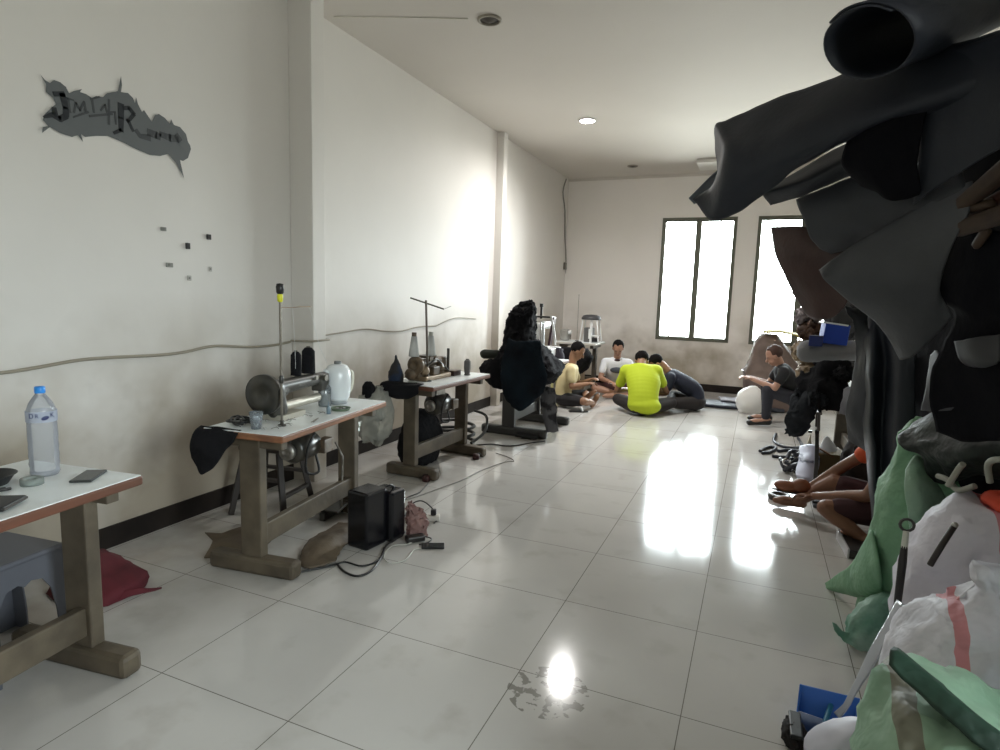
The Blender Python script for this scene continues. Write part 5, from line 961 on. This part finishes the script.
s7 = thing('white_bag', 'small white bag at the bottom edge in front of the brown-striped sack', 'bag', (.36, 1.95, 0)); crumple(loft([((0, 0, .004), .10, .10), ((0, 0, .08), .12, .11), ((.02, 0, .18), .07, .07), ((.05, 0, .22), .02, .02)], 36, 5), .012, 9, 19).build('bag', mat('bag_white_dull', (.6, .6, .68), .5), s7)
tl_ = thing('umbrella', 'dark closed umbrella with pale ringed handle leaning between the sacks', 'umbrella', PY(905, 560, 2.35))
u0, u1 = PY(907, 525, 2.30)-tl_.location, PY(893, 640, 2.25)-tl_.location; ud = (u1-u0).normalized()
MB().tube([u0+ud*.07, u0+ud*.12, u1], [.010, .013, .010], 10).build('canopy', mat('umbrella_black', (.02, .018, .018), .6), tl_); MB().cyl(u0+ud*.02, u0+ud*.08, .009, .010).build('handle', mat('handle_pale', (.6, .62, .55), .4), tl_)
MB().tube([u0+V((.02*cos(a), 0, .02*sin(a))) for a in [i*pi/6 for i in range(13)]], .005, 6).build('ring', mat('ring_dark', (.06, .06, .055), .4), tl_)
st2 = thing('dark_strap', 'dark brown strap lying across the farther white sack', 'strap', PY(930, 560, 2.2)); MB().tube([PY(955, 525, 2.22)-st2.location, PY(942, 545, 2.16)-st2.location, PY(930, 565, 2.16)-st2.location], .009, 8, sub=4).build('strap', mat('strap_brownblack', (.03, .022, .02), .6), st2); MB().ell(PY(955, 525, 2.21)-st2.location, .009).build('buckle', STEEL, st2)
# bits of pipe and cloth on the tarp
PI_ = mat('pipe_cream', (.32, .32, .27), .5)
for lab, pts_ in (('short cream pipe stub poking up behind the white sack', [(948, 486, 2.5), (958, 470, 2.48), (963, 464, 2.46)]), ('curved cream pipe handle at the right edge behind the white sack', [(990, 482, 2.35), (988, 466, 2.33), (994, 460, 2.3), (1010, 460, 2.25)]), ('pale crumpled rag strip lying left of the cream pipe stub', [(938, 476, 2.6), (948, 480, 2.55), (958, 490, 2.5), (975, 486, 2.45)])):
    c = PY(*pts_[0]); o = MB().tube([PY(*q)-c for q in pts_], .010, 10, sub=5).build('plastic_pipe' if 'pipe' in lab.split('left')[0] else 'rag', PI_); o.location = c; tag(o, lab, 'pipe' if 'rag' not in lab else 'rag')
# dustpan and brush
du = thing('dustpan', 'blue dustpan standing on the floor at the bottom, left of the sacks', 'dustpan', (.32, 2.20, 0), R(-8))
du.scale = (.68, .68, .68)
BL = mat('blue_plastic', (.02, .14, .55), .35)
MB().prism([(-.13, .0), (.13, 0), (.14, .14), (-.13, .12)], .008, lambda a, b, c: V((a, .02+b*.35+c, .03+b))).build('back_plate', BL, du, bev=.002); MB().box((0, -.06, .012), (.26, .20, .012)).build('floor_plate', mat('blue_dark_plastic', (.01, .04, .14), .4), du, bev=.002)
for s in (-1, 1): MB().prism([(-.16, .01), (.03, .01), (.07, .15)], .008, lambda a, b, c: V((s*.128+c, a, b))).build('side_plate', BL, du)
MB().tube([(.02, .06, .10), (.0, -.10, .08), (-.01, -.22, .05)], .013, 8, sub=4).build('handle', mat('handle_teal', (.03, .20, .32), .35), du)
br = thing('hand_brush', 'black bristled brush beside the blue dustpan', 'brush', (.22, 2.08, 0))
br.scale = (.75, .75, .75); crumple(MB().ell((0, 0, .045), (.05, .10, .045), None, 40, 24), .016, 40, 4).build('bristles', mat('bristle_black', (.015, .012, .012), .9), br); MB().box((0, 0, .08), (.05, .18, .02)).build('head', BLACK, br, bev=.006)
